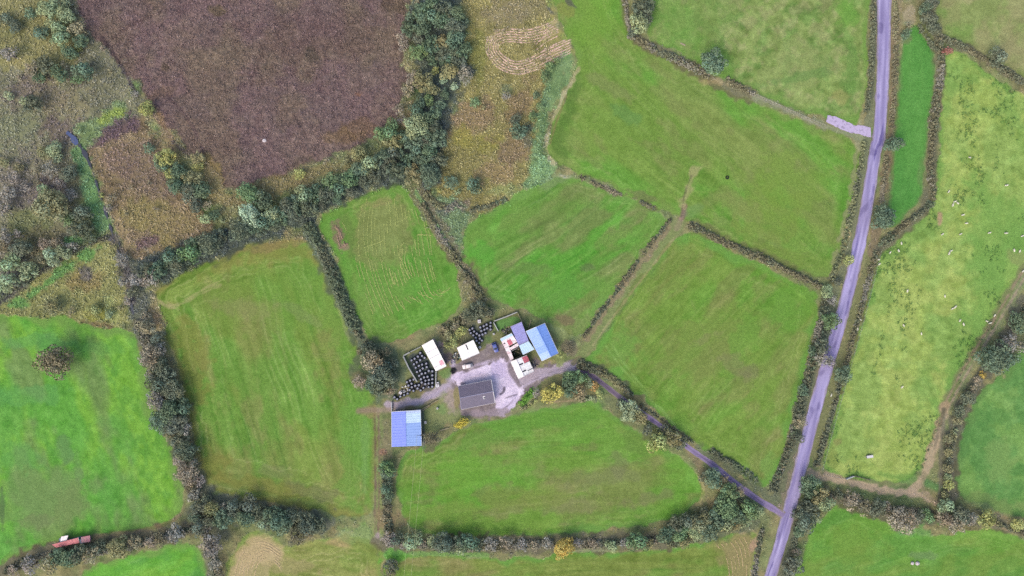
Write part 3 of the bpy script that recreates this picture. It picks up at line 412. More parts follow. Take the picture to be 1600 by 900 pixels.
# rushes' dark wet roots in the sheep pasture are plants (below); puddled ruts stay here
# ------------------------------------------------------------------ build the land sheets
ROAD = [(1383, -110), (1381.5, 0), (1381, 60), (1380, 112), (1377, 170), (1373, 224), (1369, 225), (1361, 281), (1352, 337), (1340, 394), (1327, 450), (1312, 506), (1295, 562), (1279, 619), (1264, 675), (1251, 731), (1236, 787), (1221, 844), (1204, 900), (1175, 1000)]
LANE = [(900, 572), (916, 580), (940, 598), (970, 622), (1000, 643), (1030, 663), (1060, 688), (1090, 710), (1120, 730), (1150, 756), (1180, 778), (1210, 796), (1226, 806)]
DITCH = [(124, 226), (134, 240), (146, 268), (154, 295), (162, 318), (170, 345), (177, 366), (182, 385), (190, 402)]
for pts_, r_ in ((ROAD, 14), (LANE, 7), ([(1290, 185), (1362, 207)], 16), (DITCH, 4), ([(105, 207), (122, 227)], 7), ([(200, 452), (209, 492)], 5), ([(640, 600), (850, 560)], 90)):
    s_ = box_of(pts_, r_ + 20); REL[s_] *= sstep(r_, r_ + 8, pdist(X[s_], Y[s_], np.asarray(pts_, float)))
lum = (C * [.3, .59, .11]).sum(-1, keepdims=True)
wild = (ID == 0)[..., None]
C = np.where(wild, C * .93 + lum * .07 + np.array([17, 18, 20]), C * .89 + lum * .11 + np.array([6, 5, 4]))
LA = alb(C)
relief = REL * (.5 * noise(X, Y, 4.5, 5) + .35 * noise(X, Y, 9, 9) + .5)
def wx(px): return (px - 800) * PX
def wy(py): return (450 - py) * PX
VZ = np.clip(relief, 0, 1.2)
P3 = np.stack([wx(X), wy(Y), VZ], -1).reshape(-1, 3); LAf = LA.reshape(-1, 3)
ii = np.arange(NY * NX).reshape(NY, NX)
Q = np.stack([ii[1:, :-1], ii[1:, 1:], ii[:-1, 1:], ii[:-1, :-1]], -1).reshape(-1, 4); QID = ID[:-1, :-1].reshape(-1)
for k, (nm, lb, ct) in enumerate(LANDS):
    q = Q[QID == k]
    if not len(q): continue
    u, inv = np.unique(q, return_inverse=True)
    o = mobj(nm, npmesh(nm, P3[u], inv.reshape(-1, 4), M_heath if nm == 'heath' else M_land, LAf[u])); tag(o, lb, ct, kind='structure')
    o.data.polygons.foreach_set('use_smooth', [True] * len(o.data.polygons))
# the country beyond: one wide sheet to the horizon, with the surveyed land cut out of it
x0, x1, y0, y1 = wx(xs[0]), wx(xs[-1]), wy(ys[-1]), wy(ys[0]); B = 5200
M_far = mat('far_turf', alb((112, 146, 70)), rough=1, spec=0, two=(alb((126, 124, 84)), .006, .52, .02), noise=[(.03, .2), (.5, .12)], bump=(.8, .4, .2))
gv = [(x, y, 0) for y in (-B, y0, y1, B) for x in (-B, x0, x1, B)]
gf = [(r * 4 + c, r * 4 + c + 1, r * 4 + c + 5, r * 4 + c + 4) for r in range(3) for c in range(3) if (r, c) != (1, 1)]
tag(pyobj('ground', gv, gf, M_far), 'wide patchwork of green and brown land running to the horizon', 'ground', kind='structure')

# ------------------------------------------------------------------ road, lane, pad, ditch
def ribbon(pts, w, nx, colf, z, name, mt, sm=3, step=2.0, wob=.4):
    p = smooth_poly(pts, sm, False); s = np.r_[0, np.cumsum(np.linalg.norm(np.diff(p, axis=0), axis=1))]
    t = np.arange(0, s[-1], step); px = np.interp(t, s, p[:, 0]); py = np.interp(t, s, p[:, 1]); ww = np.interp(t, s, np.interp(np.linspace(0, 1, len(s)), np.linspace(0, 1, len(w)), w))
    d = np.gradient(np.stack([px, py], 1), axis=0); nr = np.stack([-d[:, 1], d[:, 0]], 1) / np.linalg.norm(d, axis=1)[:, None]
    a = np.linspace(-1, 1, nx); A, T = np.meshgrid(a, t)
    edge = wob * noise(T, T * 0, 9, 2) * np.sign(A) * (np.abs(A) > .95)
    U = px[:, None] + nr[:, 0:1] * (A * ww[:, None] / 2 + edge); V = py[:, None] + nr[:, 1:2] * (A * ww[:, None] / 2 + edge)
    zz = z + .03 * (1 - A * A)
    P = np.stack([wx(U), wy(V), zz], -1).reshape(-1, 3); n = len(t); I = np.arange(n * nx).reshape(n, nx)
    F = np.stack([I[:-1, :-1], I[:-1, 1:], I[1:, 1:], I[1:, :-1]], -1).reshape(-1, 4)
    me = npmesh(name, P, F, mt, alb(colf(A, T, ww)).reshape(-1, 3)); o = mobj(name, me)
    if me.polygons[0].normal.z < 0: me.flip_normals()
    return o, p
def road_col(A, T, w):
    c = np.ones(A.shape + (3,)) * np.array([168, 157, 206])
    for a, k in ((-.45, 1), (.4, 2)):                                   # worn wheel paths
        c -= (np.exp(-((A - a) / .22) ** 2) * (10 + 10 * noise(T, A * 60, 40, k)))[..., None] * np.array([1, 1, .8])
    c += (np.exp(-((A - 0) / .15) ** 2) * 6)[..., None]
    st = sstep(.9, 1.5, noise(T, A * 110, 32, 4)) * np.exp(-((A - .1) / .7) ** 2) * sstep(-.4, .8, noise(T, A * 6, 90, 3))   # tar patches and damp streaks
    c -= (st * 56)[..., None] * np.array([1, 1, .8]); st2 = noise(T, A * 150, 46, 6); c += (st2 * 11)[..., None]; c -= (sstep(1.2, 1.9, noise(T, A * 20, 12, 2)) * 24)[..., None]
    e = sstep(.72, .92, np.abs(A) + .06 * noise(T, A, 12, 1)); c = c * (1 - .55 * e[..., None]) + np.array([150, 136, 140]) * .55 * e[..., None]
    m = sstep(.93, 1.0, np.abs(A) + .05 * noise(T, A, 6, 3)); c = c * (1 - m[..., None]) + np.array([116, 110, 92]) * m[..., None]
    return c
road, rp = ribbon(ROAD, [23, 23, 21, 20, 20, 20, 21, 22, 22, 21, 19, 19], 41, road_col, .012, 'road', M_road)
tag(road, 'lavender-grey tarmac country road running down the right side', 'road', kind='structure')
def edge_line(side, t0, t1, w):
    s = np.r_[0, np.cumsum(np.linalg.norm(np.diff(rp, axis=0), axis=1))]; t = np.arange(s[-1] * t0, s[-1] * t1, 3.)
    q = np.stack([np.interp(t, s, rp[:, 0]), np.interp(t, s, rp[:, 1])], 1); d = np.gradient(q, axis=0); nr = np.stack([-d[:, 1], d[:, 0]], 1) / np.linalg.norm(d, axis=1)[:, None]
    vs = []; fs = []
    for i in range(len(q)):
        for o_ in (side - w / 2, side + w / 2): r = q[i] + nr[i] * o_; vs.append((wx(r[0]), wy(r[1]), .05))
        if i: b = 2 * i; fs.append((b - 2, b, b + 1, b - 1))
    o = pyobj('edge_line', vs, fs, M_line, road)
    if o.data.polygons[0].normal.z < 0: o.data.flip_normals()
M_line = mat('worn_white_line', alb((206, 196, 214)), rough=.7, two=(alb((150, 138, 176)), .8, .5, .12))
edge_line(-8.3, .1, .42, .7); edge_line(8.3, .70, .99, .7); edge_line(8.6, .1, .34, .45)
def lane_col(A, T, w):
    c = np.ones(A.shape + (3,)) * np.array([146, 130, 170])
    f = (1 - sstep(60, 150, T))[..., None]; c = c * (1 - f * .75) + np.array([112, 96, 114]) * f * .75
    c -= (np.exp(-(A / .25) ** 2) * (20 + 8 * noise(T, A, 16, 2)))[..., None]; c += (6 * noise(T, A * 8, 8, 3))[..., None]
    e = sstep(.7, 1., np.abs(A) + .12 * noise(T, A, 9, 1)); return c * (1 - e[..., None]) + np.array([146, 134, 132]) * e[..., None]
lane, _ = ribbon(LANE, [11, 9, 8.5, 9, 9, 9, 9, 10, 13], 11, lane_col, .03, 'lane', M_road, step=1.5)
tag(lane, 'narrow farm lane running from the yard down to the road', 'lane', kind='structure')
def pad_mesh():
    pts = [(1292, 181), (1300, 180), (1316, 187), (1330, 193), (1334, 196), (1345, 196), (1360, 199), (1361, 215), (1354, 213), (1342, 210), (1331, 208), (1320, 205), (1306, 198), (1291, 190)]
    p = np.concatenate([np.linspace(pts[i], pts[(i + 1) % len(pts)], 5)[:-1] for i in range(len(pts))]); r = np.random.default_rng(3); p = p + r.normal(0, .55, p.shape)
    n = len(p); vs = [(wx(a), wy(b), .10) for a, b in p] + [(wx(a), wy(b), -.05) for a, b in p]
    return pyobj('concrete_pad', vs, [tuple(reversed(range(n)))] + [(i, (i + 1) % n, n + (i + 1) % n, n + i) for i in range(n)], mat('pale_concrete', alb((200, 184, 222)), rough=.8, spec=.2, two=(alb((164, 150, 180)), .9, .58, .05), noise=[(3, .08)]))
pd = pad_mesh(); tag(pd, 'pale lavender concrete pad with a broken edge beside the road', 'concrete pad', kind='structure')
def water(pts, w, name, mt, z=.02): 
    return ribbon(pts, w, 3, lambda A, T, ww: np.ones(A.shape + (3,)) * 80, z, name, mt, step=2., wob=1.2)[0]
tag(water(DITCH, [5, 4, 3, 3.4, 3, 3, 3.5, 4, 3], 'ditch', M_water, .45), 'dark narrow ditch of water between green strip and tan moor', 'ditch', kind='structure')
tag(water([(105, 207), (111, 211), (116, 217), (122, 227)], [4, 7, 6, 4], 'pool', M_pond, .5), 'small blue pool at the head of the ditch', 'pool', kind='structure')
tag(water([(200, 452), (203, 462), (206, 478), (209, 492)], [3, 4, 4, 2], 'ditch', M_water, .35), 'short dark stretch of ditch at the foot of the yellow wedge', 'ditch', kind='structure')
# ------------------------------------------------------------------ vegetation
PAL = {'g': ((94, 112, 97), 'dark blue-green'), 'G': ((104, 127, 96), 'mid-green'), 'k': ((96, 104, 94), 'dark grey-green'), 'o': ((126, 126, 100), 'olive'),
       't': ((137, 131, 115), 'tan'), 'p': ((135, 127, 119), 'pinkish-grey'), 'l': ((134, 131, 132), 'lavender-grey'), 'y': ((144, 150, 104), 'yellow-green'),
       'Y': ((174, 166, 102), 'pale golden'), 'A': ((168, 148, 84), 'golden yellow'), 'm': ((150, 170, 150), 'pale mint-green'), 'O': ((168, 136, 94), 'orange'), 'r': ((148, 106, 104), 'dull red'),
       'b': ((110, 106, 92), 'brown'), 's': ((136, 150, 124), 'pale grey-green'), 'd': ((120, 114, 97), 'tan-brown'), 'F': ((182, 174, 82), 'bright yellow')}
VEG_GAIN = 1.95                                     # leaves shade one another: leaf colour against the look of a whole crown
def leaf_cards(P, N, size, r, tone, fold=.25):      # one folded four-cornered leaf spray per point
    n = len(P); t = r.normal(size=(n, 3)); N = N / np.linalg.norm(N, axis=1)[:, None]
    u = np.cross(N, t); u /= np.linalg.norm(u, axis=1)[:, None] + 1e-9; v = np.cross(N, u)
    a = (size * r.uniform(.6, 1.3, n))[:, None]; b = a * r.uniform(.45, .8, n)[:, None]
    Q = np.stack([P - u * a, P - v * b + N * a * fold, P + u * a, P + v * b - N * a * fold * .4], 1).reshape(-1, 3)
    return Q, np.repeat(tone, 4, 0)
def crown_mesh(name, R, ncards, size, seed, airy=False, lobes=None):
    r = np.random.default_rng(seed); Ps = []; Ns = []; Ts = []
    nl = lobes or int(7 + R * 2.2); cen = []
    for i in range(nl):
        a = 2.399 * i + r.uniform(-.4, .4); q = math.sqrt((i + .5) / nl) * r.uniform(.66, .92); h = math.sqrt(max(0, 1 - q * q)) * .62
        rad = R * r.choice([.2, .28, .34, .44]) * r.uniform(.85, 1.15) * (1.1 - .2 * q); cen.append((q * R * math.cos(a), q * R * math.sin(a), (h + r.uniform(-.12, .16)) * R, rad))
    tot = sum(c[3] ** 2 for c in cen)
    for cx, cy, cz, rad in cen:
        k = max(6, int(ncards * rad * rad / tot)); d = r.normal(size=(k, 3)); d[:, 2] = np.abs(d[:, 2]) * 1.1 - .35; d /= np.linalg.norm(d, axis=1)[:, None]
        rr = rad * (r.uniform(.55 if airy else .78, 1.08, k))[:, None]
        Ps.append(np.array([cx, cy, cz]) + d * rr * np.array([1, 1, .85])); Ns.append(d + r.normal(0, .35, (k, 3)))
        lt = r.normal(1, .13); hu = r.normal(0, .05)
        tn = np.clip(lt * r.normal(1, .17, (k, 1)), .45, 1.8) * np.array([1 + hu, 1, 1 - hu]); Ts.append(tn)
    k = int(ncards * (.06 if airy else .22))        # inner leaves low in the crown
    a = r.uniform(0, 6.283, k); q = np.sqrt(r.uniform(0, 1, k)) * R * .8
    Ps.append(np.stack([q * np.cos(a), q * np.sin(a), r.uniform(-.05, .3, k) * R], 1)); Ns.append(np.stack([r.normal(0, .5, k), r.normal(0, .5, k), np.ones(k)], 1)); Ts.append(np.clip(r.normal(.95, .15, (k, 1)), .5, 1.5) * np.ones(3))
    V, T = leaf_cards(np.concatenate(Ps), np.concatenate(Ns), size, r, np.concatenate(Ts))
    V[:, 2] -= V[:, 2].min() - 0.05
    return npmesh(name, V, np.arange(len(V)).reshape(-1, 4), M_leaf, T)
def trunk_mesh(name, R, H, seed):                   # tapered bole with limbs reaching into the crown
    r = random.Random(seed); m = MB(); w = .07 * R + .06
    m.tube([(0, 0, -.1), (.02, .03, H * .3), (.1 * r.uniform(-1, 1), .1 * r.uniform(-1, 1), H * .62)], [w * 1.5, w, w * .7], 7)
    for i in range(5):
        a = 1.256 * i + r.uniform(-.4, .4); q = R * r.uniform(.45, .75); z = H * r.uniform(.3, .55)
        m.tube([(0, 0, z), (q * .5 * math.cos(a), q * .5 * math.sin(a), z + H * .16), (q * math.cos(a), q * math.sin(a), z + H * .26)], [w * .55, w * .35, w * .12], 5)
    return m.mesh(name, M_bark)
CLS = [(1.3, 120, .20), (2.2, 330, .25), (3.4, 820, .29), (5.2, 2000, .33)]
PROTO = {}
for ci, (R, n, sz) in enumerate(CLS):
    for air in (0, 1):
        for v in range(4):
            H = R * 1.25 + .6
            PROTO[ci, air, v] = (crown_mesh('crown', R, int(n * (.62 if air else 1.0)), sz, 100 * ci + 10 * v + air, bool(air)), trunk_mesh('trunk', R, H, 100 * ci + v), R, H)
USED = []
def tree(px, py, r, key, label, group=None, name=None, sx=1., sy=1., rot=None):
    R = max(r, 3.5) * PX * 1.03; ci = 0 if R < 1.75 else 1 if R < 2.8 else 2 if R < 4.3 else 3
    air = key in 'ptlb'; me, tr, R0, H0 = PROTO[ci, int(air), random.randrange(4)]; s = R / R0
    kind = name or ('bush' if r <= 11 else 'tree')
    hs = .85 if kind == 'bush' else 1.; H = H0 * s * hs
    w = Wp(px, py, H * .68); root = empty(kind, (w.x, w.y, 0), 0); root.empty_display_size = 1
    tag(root, label, kind, group)
    c = mobj('crown', me, root); c.location = (0, 0, H * .38); a = random.uniform(0, 6.28) if rot is None else rot
    ex = random.uniform(.84, 1.2) if r < 18 else random.uniform(.96, 1.04); c.scale = (s * sx * ex, s * sy * random.uniform(.95, 1.05) / ex * 1.02, s * hs * random.uniform(.85, 1.05)); c.rotation_euler = (0, 0, a)
    col = alb(PAL[key][0], VEG_GAIN) * np.array([1.03, 1.01, .92]) * random.uniform(.9, 1.1) * np.array([random.uniform(.95, 1.06), 1, random.uniform(.93, 1.07)]); c.color = tuple(np.clip(col, .01, .9)) + (1,)
    t = mobj('trunk', tr, root); t.scale = (s, s, s * hs); t.rotation_euler = (0, 0, a)
    return root
ORD = 'first second third fourth fifth sixth seventh eighth ninth tenth eleventh twelfth thirteenth fourteenth fifteenth'.split()
def stand(where, end, axis, txt, group=None):
    L = []
    for e in txt.split(';'):
        e = e.strip()
        if e: a, b, r, k = e.split(','); L.append([float(a), float(b), float(r), k.strip()])
    L.sort(key=lambda e: e[0] * axis[0] + e[1] * axis[1])
    def nm(e):
        kind = 'bush' if e[2] <= 11 else 'tree'; sz = 'small' if e[2] < 13 else 'large' if e[2] >= 16 else 'mid-sized'
        if kind == 'bush': sz = 'tiny' if e[2] < 7 else 'small' if e[2] < 10 else 'large'
        return sz + ' ' + PAL[e[3]][1] + ' ' + kind
    names = [nm(e) for e in L]; seen = {}
    for e, n in zip(L, names):
        if names.count(n) == 1: lb = n + ' ' + where
        else:
            i = seen.get(n, 0); seen[n] = i + 1
            last = i == names.count(n) - 1
            lb = ORD[i] + ' ' + n + ' from ' + end + ' ' + where; lb = lb if len(lb.split()) <= 16 else lb.replace(' from the ', ' from ')
        tree(e[0], e[1], e[2], e[3], lb, group or ('trees ' + where))
stand('in the thicket left of the brown heath', 'the top', (0, 1), '68,12,12,s;82,15,15,s;102,4,10,s;46,21,10,g;102,24,14,s;88,41,13,s;96,57,15,s;122,45,13,t;65,52,12,g;128,64,11,g;108,82,12,g;122,75,7,y;71,102,14,k;51,108,13,p;94,116,13,g;61,119,11,g;131,110,15,g;120,125,9,G')
stand('alone on the rough top left moor', 'the top', (0, 1), '9,29,11,k;24,41,11,k;15,85,14,l;52,164,15,k;38,159,8,s;14,150,8,s;160,75,6,p;172,111,5,t;210,147,7,l;230,170,12,y;30,120,6,t;120,205,6,s')
stand('in the upper wood right of the heath', 'the top', (0, 1), '652,3,5,t;671,10,14,g;657,20,13,g;695,15,15,k;712,22,14,g;640,30,10,g;672,27,15,g;690,32,14,g;712,42,15,k;725,37,10,g;637,45,12,g;660,42,14,g;630,62,11,p;631,72,10,p;652,60,10,k;655,82,13,G;672,70,14,g;690,65,12,o;710,62,15,g')
stand('in the middle wood right of the heath', 'the top', (0, 1), '725,80,13,g;692,85,12,k;675,95,10,g;702,112,14,o;727,115,14,l;717,97,12,k;662,100,8,k;680,111,7,y;694,125,7,m;710,135,7,m;645,127,12,p;662,130,15,o;637,142,11,t;677,140,10,o;670,155,10,G;695,147,9,g;700,92,11,g;712,80,12,k')
stand('in the wood below the heath corner', 'the top', (0, 1), '652,170,14,g;687,165,10,g;624,171,10,p;626,187,8,l;675,182,14,g;650,197,19,s;635,192,8,t;610,205,15,G;595,210,12,G;682,217,15,g;645,217,15,g;615,220,14,o;665,205,13,g;667,222,12,k;680,200,12,k;630,215,12,g')
stand('in the wood above the row-striped meadow', 'the left', (1, 0), '612,240,13,k;597,245,13,g;625,240,10,g;637,250,10,g;650,237,12,g;672,235,13,g;685,250,13,k;652,250,10,k;645,272,15,o;673,275,18,g;617,267,15,k;600,262,12,k;575,257,15,s;585,277,12,k;560,267,15,g;547,280,15,G;570,285,12,k;665,255,13,g;632,262,12,g;560,240,13,o;540,255,8,o')
stand('in the tree belt below the heath', 'the right', (-1, 0), '532,292,15,g;515,287,14,G;510,305,14,k;492,305,15,g;475,305,14,s;462,320,15,g;485,325,14,k;450,325,15,k;437,340,15,g;425,335,14,s;415,347,15,g;430,352,12,k;457,337,12,k;410,312,15,g;408,358,12,k;511,251,7,p;467,272,10,y;545,298,12,k;525,308,11,g;500,322,11,k;470,342,10,k;395,352,13,g')
stand('on the rough ground below the hay swaths', 'the left', (1, 0), '706,285,11,g;739,290,13,g;686,297,5,y;741,160,9,G;790,150,8,l;755,168,5,o;715,300,6,s')
stand('at the left end of the heath tree belt', 'the top', (0, 1), '389,302,17,G;391,337,17,m;375,361,18,k')
stand('in the row above the big left meadow', 'the right', (-1, 0), '327,382,18,k;297,395,16,G;270,402,15,g;250,420,14,g;230,422,13,k;275,417,14,k;237,435,14,l;212,437,12,l;190,407,12,l;305,385,14,g;345,370,12,k;260,408,11,k;222,440,10,p;285,405,12,k')
stand('in the row between tan moor and heath', 'the top', (0, 1), '262,245,14,y;265,271,10,y;310,247,11,o;310,260,9,y;232,232,10,g;255,260,11,g;277,267,12,g;300,280,14,o;277,292,12,g;295,300,15,k;270,285,11,g;315,297,15,g;307,320,12,k;322,320,9,t;320,342,10,s;335,336,10,g;347,344,5,s;288,272,10,s;245,250,8,s')
stand('on the tan moor right of the ditch', 'the top', (0, 1), '172,312,10,t;170,326,8,l;243,326,6,p;197,333,5,t;158,305,5,y;148,270,5,t;232,286,5,t;205,292,5,t;180,385,6,o')
stand('on the upper half of the western moor', 'the top', (0, 1), '69,239,11,o;85,232,12,s;90,246,9,s;22,280,11,l;55,268,8,t;80,266,13,l;107,272,13,k;70,300,11,s;110,305,11,l;12,302,13,l;7,325,15,l;105,342,12,G;127,332,14,k;40,292,9,l;30,262,8,o;5,255,9,o;95,285,9,l;60,285,8,b')
tree(82, 322, 26, 'o', 'broad pale olive tree, the biggest crown on the western moor')
stand('on the lower half of the western moor', 'the top', (0, 1), '136,355,12,k;122,360,12,k;10,367,12,l;34,387,16,k;7,385,12,b;70,380,11,p;88,379,11,p;17,411,15,s;65,405,10,t;80,400,14,s;100,395,12,s;45,424,15,s;12,440,15,s;35,437,12,k;140,372,10,k;115,385,10,l;55,392,8,b;28,366,8,l;3,415,10,k')
stand('in the yellow wedge below the ditch', 'the left', (1, 0), '82,480,13,o;147,485,11,y;112,488,8,t;170,490,8,s;190,480,6,o;200,470,9,l;208,455,10,k;186,425,8,b;192,440,9,l')
tree(89, 564, 26, 'd', 'large round tan-brown tree standing alone in the bright pasture')
stand('in the upper hedge left of the big meadow', 'the top', (0, 1), '227,495,10,p;230,512,14,t;245,532,12,k;237,557,18,p;250,570,14,k;260,590,16,k;247,600,16,k;270,610,18,k;247,625,17,l;265,640,19,g;250,545,12,l;225,560,10,l;235,585,10,l')
stand('in the lower hedge left of the big meadow', 'the top', (0, 1), '287,635,14,g;250,660,17,g;275,662,18,k;290,665,12,l;265,680,11,b;282,690,15,k;292,705,17,k;285,717,13,l;295,735,19,p;310,750,11,l;305,772,12,l;310,790,12,k;278,720,10,l;300,722,10,k;282,742,10,p;300,760,11,b')
stand('in the belt below the big left meadow', 'the left', (1, 0), '322,782,10,k;332,795,13,o;305,810,10,g;347,812,15,g;327,815,11,k;365,792,13,k;367,805,11,s;390,787,14,k;385,810,14,g;405,800,12,k;427,805,15,g;440,817,19,g;425,815,12,k;455,807,14,k;480,817,17,k;500,820,12,k;462,840,14,b;482,832,12,b;320,828,10,l;410,815,11,s;350,795,11,l')
stand('left of the tan ring-mown patch', 'the top', (0, 1), '332,852,19,l;337,882,11,l;342,895,10,b')
stand('in the hedge round the red shed', 'the left', (1, 0), '310,825,12,k;275,832,15,l;250,842,12,b;235,847,11,p;212,847,12,t;185,855,17,o;155,855,12,k;145,867,15,t;125,864,14,k;110,872,15,g;77,882,16,t;92,869,13,g;47,885,15,l;20,892,10,p;262,840,9,l;200,852,11,l;165,850,9,b')
stand('beside the south rutted track', 'the top', (0, 1), '605,730,12,G;605,740,11,g;604,767,11,g;605,757,8,k;606,780,9,k;607,795,7,b;600,808,6,t')
stand('in the left hedge below the south meadow', 'the left', (1, 0), '607,840,12,l;620,842,12,k;644,847,14,s;692,847,17,k;710,850,14,k;732,847,16,g;767,850,12,l;792,847,13,p;630,850,10,l;660,850,9,p;675,845,10,s;720,858,10,s;750,848,9,k')
stand('below the bottom hedge near the track', 'the top', (0, 1), '612,882,11,k;610,897,11,b')
stand('in the right hedge below the south meadow', 'the left', (1, 0), '815,850,10,l;835,852,10,p;855,848,10,l;900,848,9,l;925,848,8,p;955,852,10,s;975,848,9,l;995,845,16,G;1015,850,8,o')
tree(881, 856, 17, 'A', 'golden yellow tree in the hedge below the south meadow')
stand('in the corner wood by the lane end', 'the left', (1, 0), '1040,835,15,g;1055,822,14,k;1062,835,13,G;1077,815,13,k;1095,817,15,o;1110,830,14,g;1120,810,15,g;1137,797,17,G;1132,820,13,o;1150,807,15,g;1170,795,14,G;1182,800,11,s;1150,822,10,o;1125,787,12,g;1085,832,11,s;1070,848,9,o;1165,812,10,s;1100,803,10,k')
stand('beside the lower stretch of farm lane', 'the left', (1, 0), '1114,748,16,g;1131,749,9,t;1138,770,16,G;1154,766,10,t;1104,744,11,k;1124,758,10,o')
stand('beside the middle stretch of farm lane', 'the left', (1, 0), '1027,690,16,y;1052,685,14,o;1065,693,10,k;985,640,16,s;970,632,10,k;1000,652,12,o;1012,672,9,k;1040,672,10,k;978,652,9,s')
stand('on the right verge below the track mouth', 'the top', (0, 1), '1265,752,14,g;1260,765,12,g;1282,775,15,o;1287,787,14,s;1262,795,15,k;1257,815,16,k;1250,830,11,g;1270,810,11,s;1244,802,10,k;1237,885,15,k;1232,897,10,k;1245,862,8,p;1275,762,10,G;1278,798,10,o')
stand('in the hedge below the muddy track', 'the left', (1, 0), '1330,780,14,p;1350,790,14,b;1372,795,14,k;1410,812,22,p;1385,792,10,p;1450,807,11,G;1435,805,10,k;1477,790,13,s;1477,812,14,p;1500,805,15,k;1495,820,15,p;1515,810,12,l;1540,810,14,y;1590,820,11,y;1310,772,9,k;1340,782,10,l;1395,805,10,b;1425,800,9,p')
stand('in the lower hedge beside the muddy track', 'the top', (0, 1), '1481,685,8,o;1482,707,8,o;1480,732,8,o;1482,757,9,y;1477,775,8,o;1480,695,6,b;1484,720,6,k;1480,745,7,s')
stand('in the upper hedge beside the muddy track', 'the top', (0, 1), '1555,562,25,g;1527,595,8,p;1535,586,6,A;1512,622,12,k;1497,642,10,k;1495,657,8,o;1575,537,15,l;1590,505,15,g;1545,552,12,g;1585,560,10,g;1520,608,7,t;1600,540,12,l')
stand('on the left edge of the road', 'the top', (0, 1), '1326,407,9,y;1292,456,11,s;1300,501,14,G;1287,488,10,k;1285,540,13,k;1285,560,13,l;1298,567,10,l;1270,550,10,g;1255,610,10,g;1249,658,11,t;1247,685,9,k;1310,440,8,k;1300,470,8,l;1290,520,9,k')
tree(1397, 225, 14, 'g', 'blue-green tree between the road and the top of vivid strip')
tree(1381, 341, 19, 'g', 'large round dark blue-green tree touching the right edge of the road')
tree(1317, 587, 14, 'g', 'round dark green tree right of the road beside the sheep pasture')
stand('at the top tip of the vivid green strip', 'the top', (0, 1), '1450,30,12,k;1460,45,11,k;1445,15,11,g;1457,5,11,k;1415,54,9,g;1420,38,6,t')
tree(1480, 79, 8, 'r', 'dull red bush at the corner of the sheep pasture')
tree(1560, 88, 14, 'k', 'dark tree on the hedge of the top right corner pasture')
stand('at the top end of the mown meadow hedge', 'the top', (0, 1), '1000,14,15,k;997,37,16,s;1015,7,10,k;989,50,9,k;1008,28,12,k')
tree(1115, 97, 20, 'g', 'round dark green tree on the hedge of pale upper pasture')
stand('left of the curved pale path', 'the top', (0, 1), '810,207,13,g;805,187,10,k;832,182,8,G;852,120,10,G;860,105,9,G;845,165,8,G;825,200,8,k;870,95,7,G;838,150,7,g')
stand('in the clump left of the bale yard', 'the top', (0, 1), '585,567,19,t;575,545,12,k;597,587,20,k;610,570,12,k;592,605,14,k;612,595,12,k;562,597,11,p;580,600,12,g;572,555,10,g;605,550,9,b;612,612,8,p')
stand('among the bushes behind the sheds', 'the left', (1, 0), '702,523,9,o;708,533,9,y;722,517,9,y;693,515,9,t;712,510,8,t;735,492,12,k;750,482,13,k;700,540,7,y;715,525,7,y;728,503,9,b;765,487,9,k')
tree(863, 614, 16, 'Y', 'large golden yellow tree right of the yard entrance, below the lane', sx=.95, sy=1.06, rot=.6)
stand('between golden tree and farm lane', 'the left', (1, 0), '897,590,14,G;890,605,15,g;905,612,13,t;921,600,8,s;915,590,8,G;838,615,8,l;885,590,9,g')
tree(929, 604, 8, 'O', 'small orange bush at the bend of the farm lane')
tree(937, 616, 7.5, 'y', 'small yellow-green bush just below the orange bush')
tree(889, 545, 11, 'b', 'bare brown bush right of the big blue barn')
tree(877, 555, 6, 'y', 'yellow-green bush at the lower right corner of big blue barn')
tree(716, 664, 7, 'F', 'bright yellow flowering bush, left half of pair below the farmhouse')
tree(725, 659, 8, 'F', 'bright yellow flowering bush, right half of pair below the farmhouse')
tree(677, 685, 13, 'b', 'brown leafless bush against the right wall of lower blue barn')

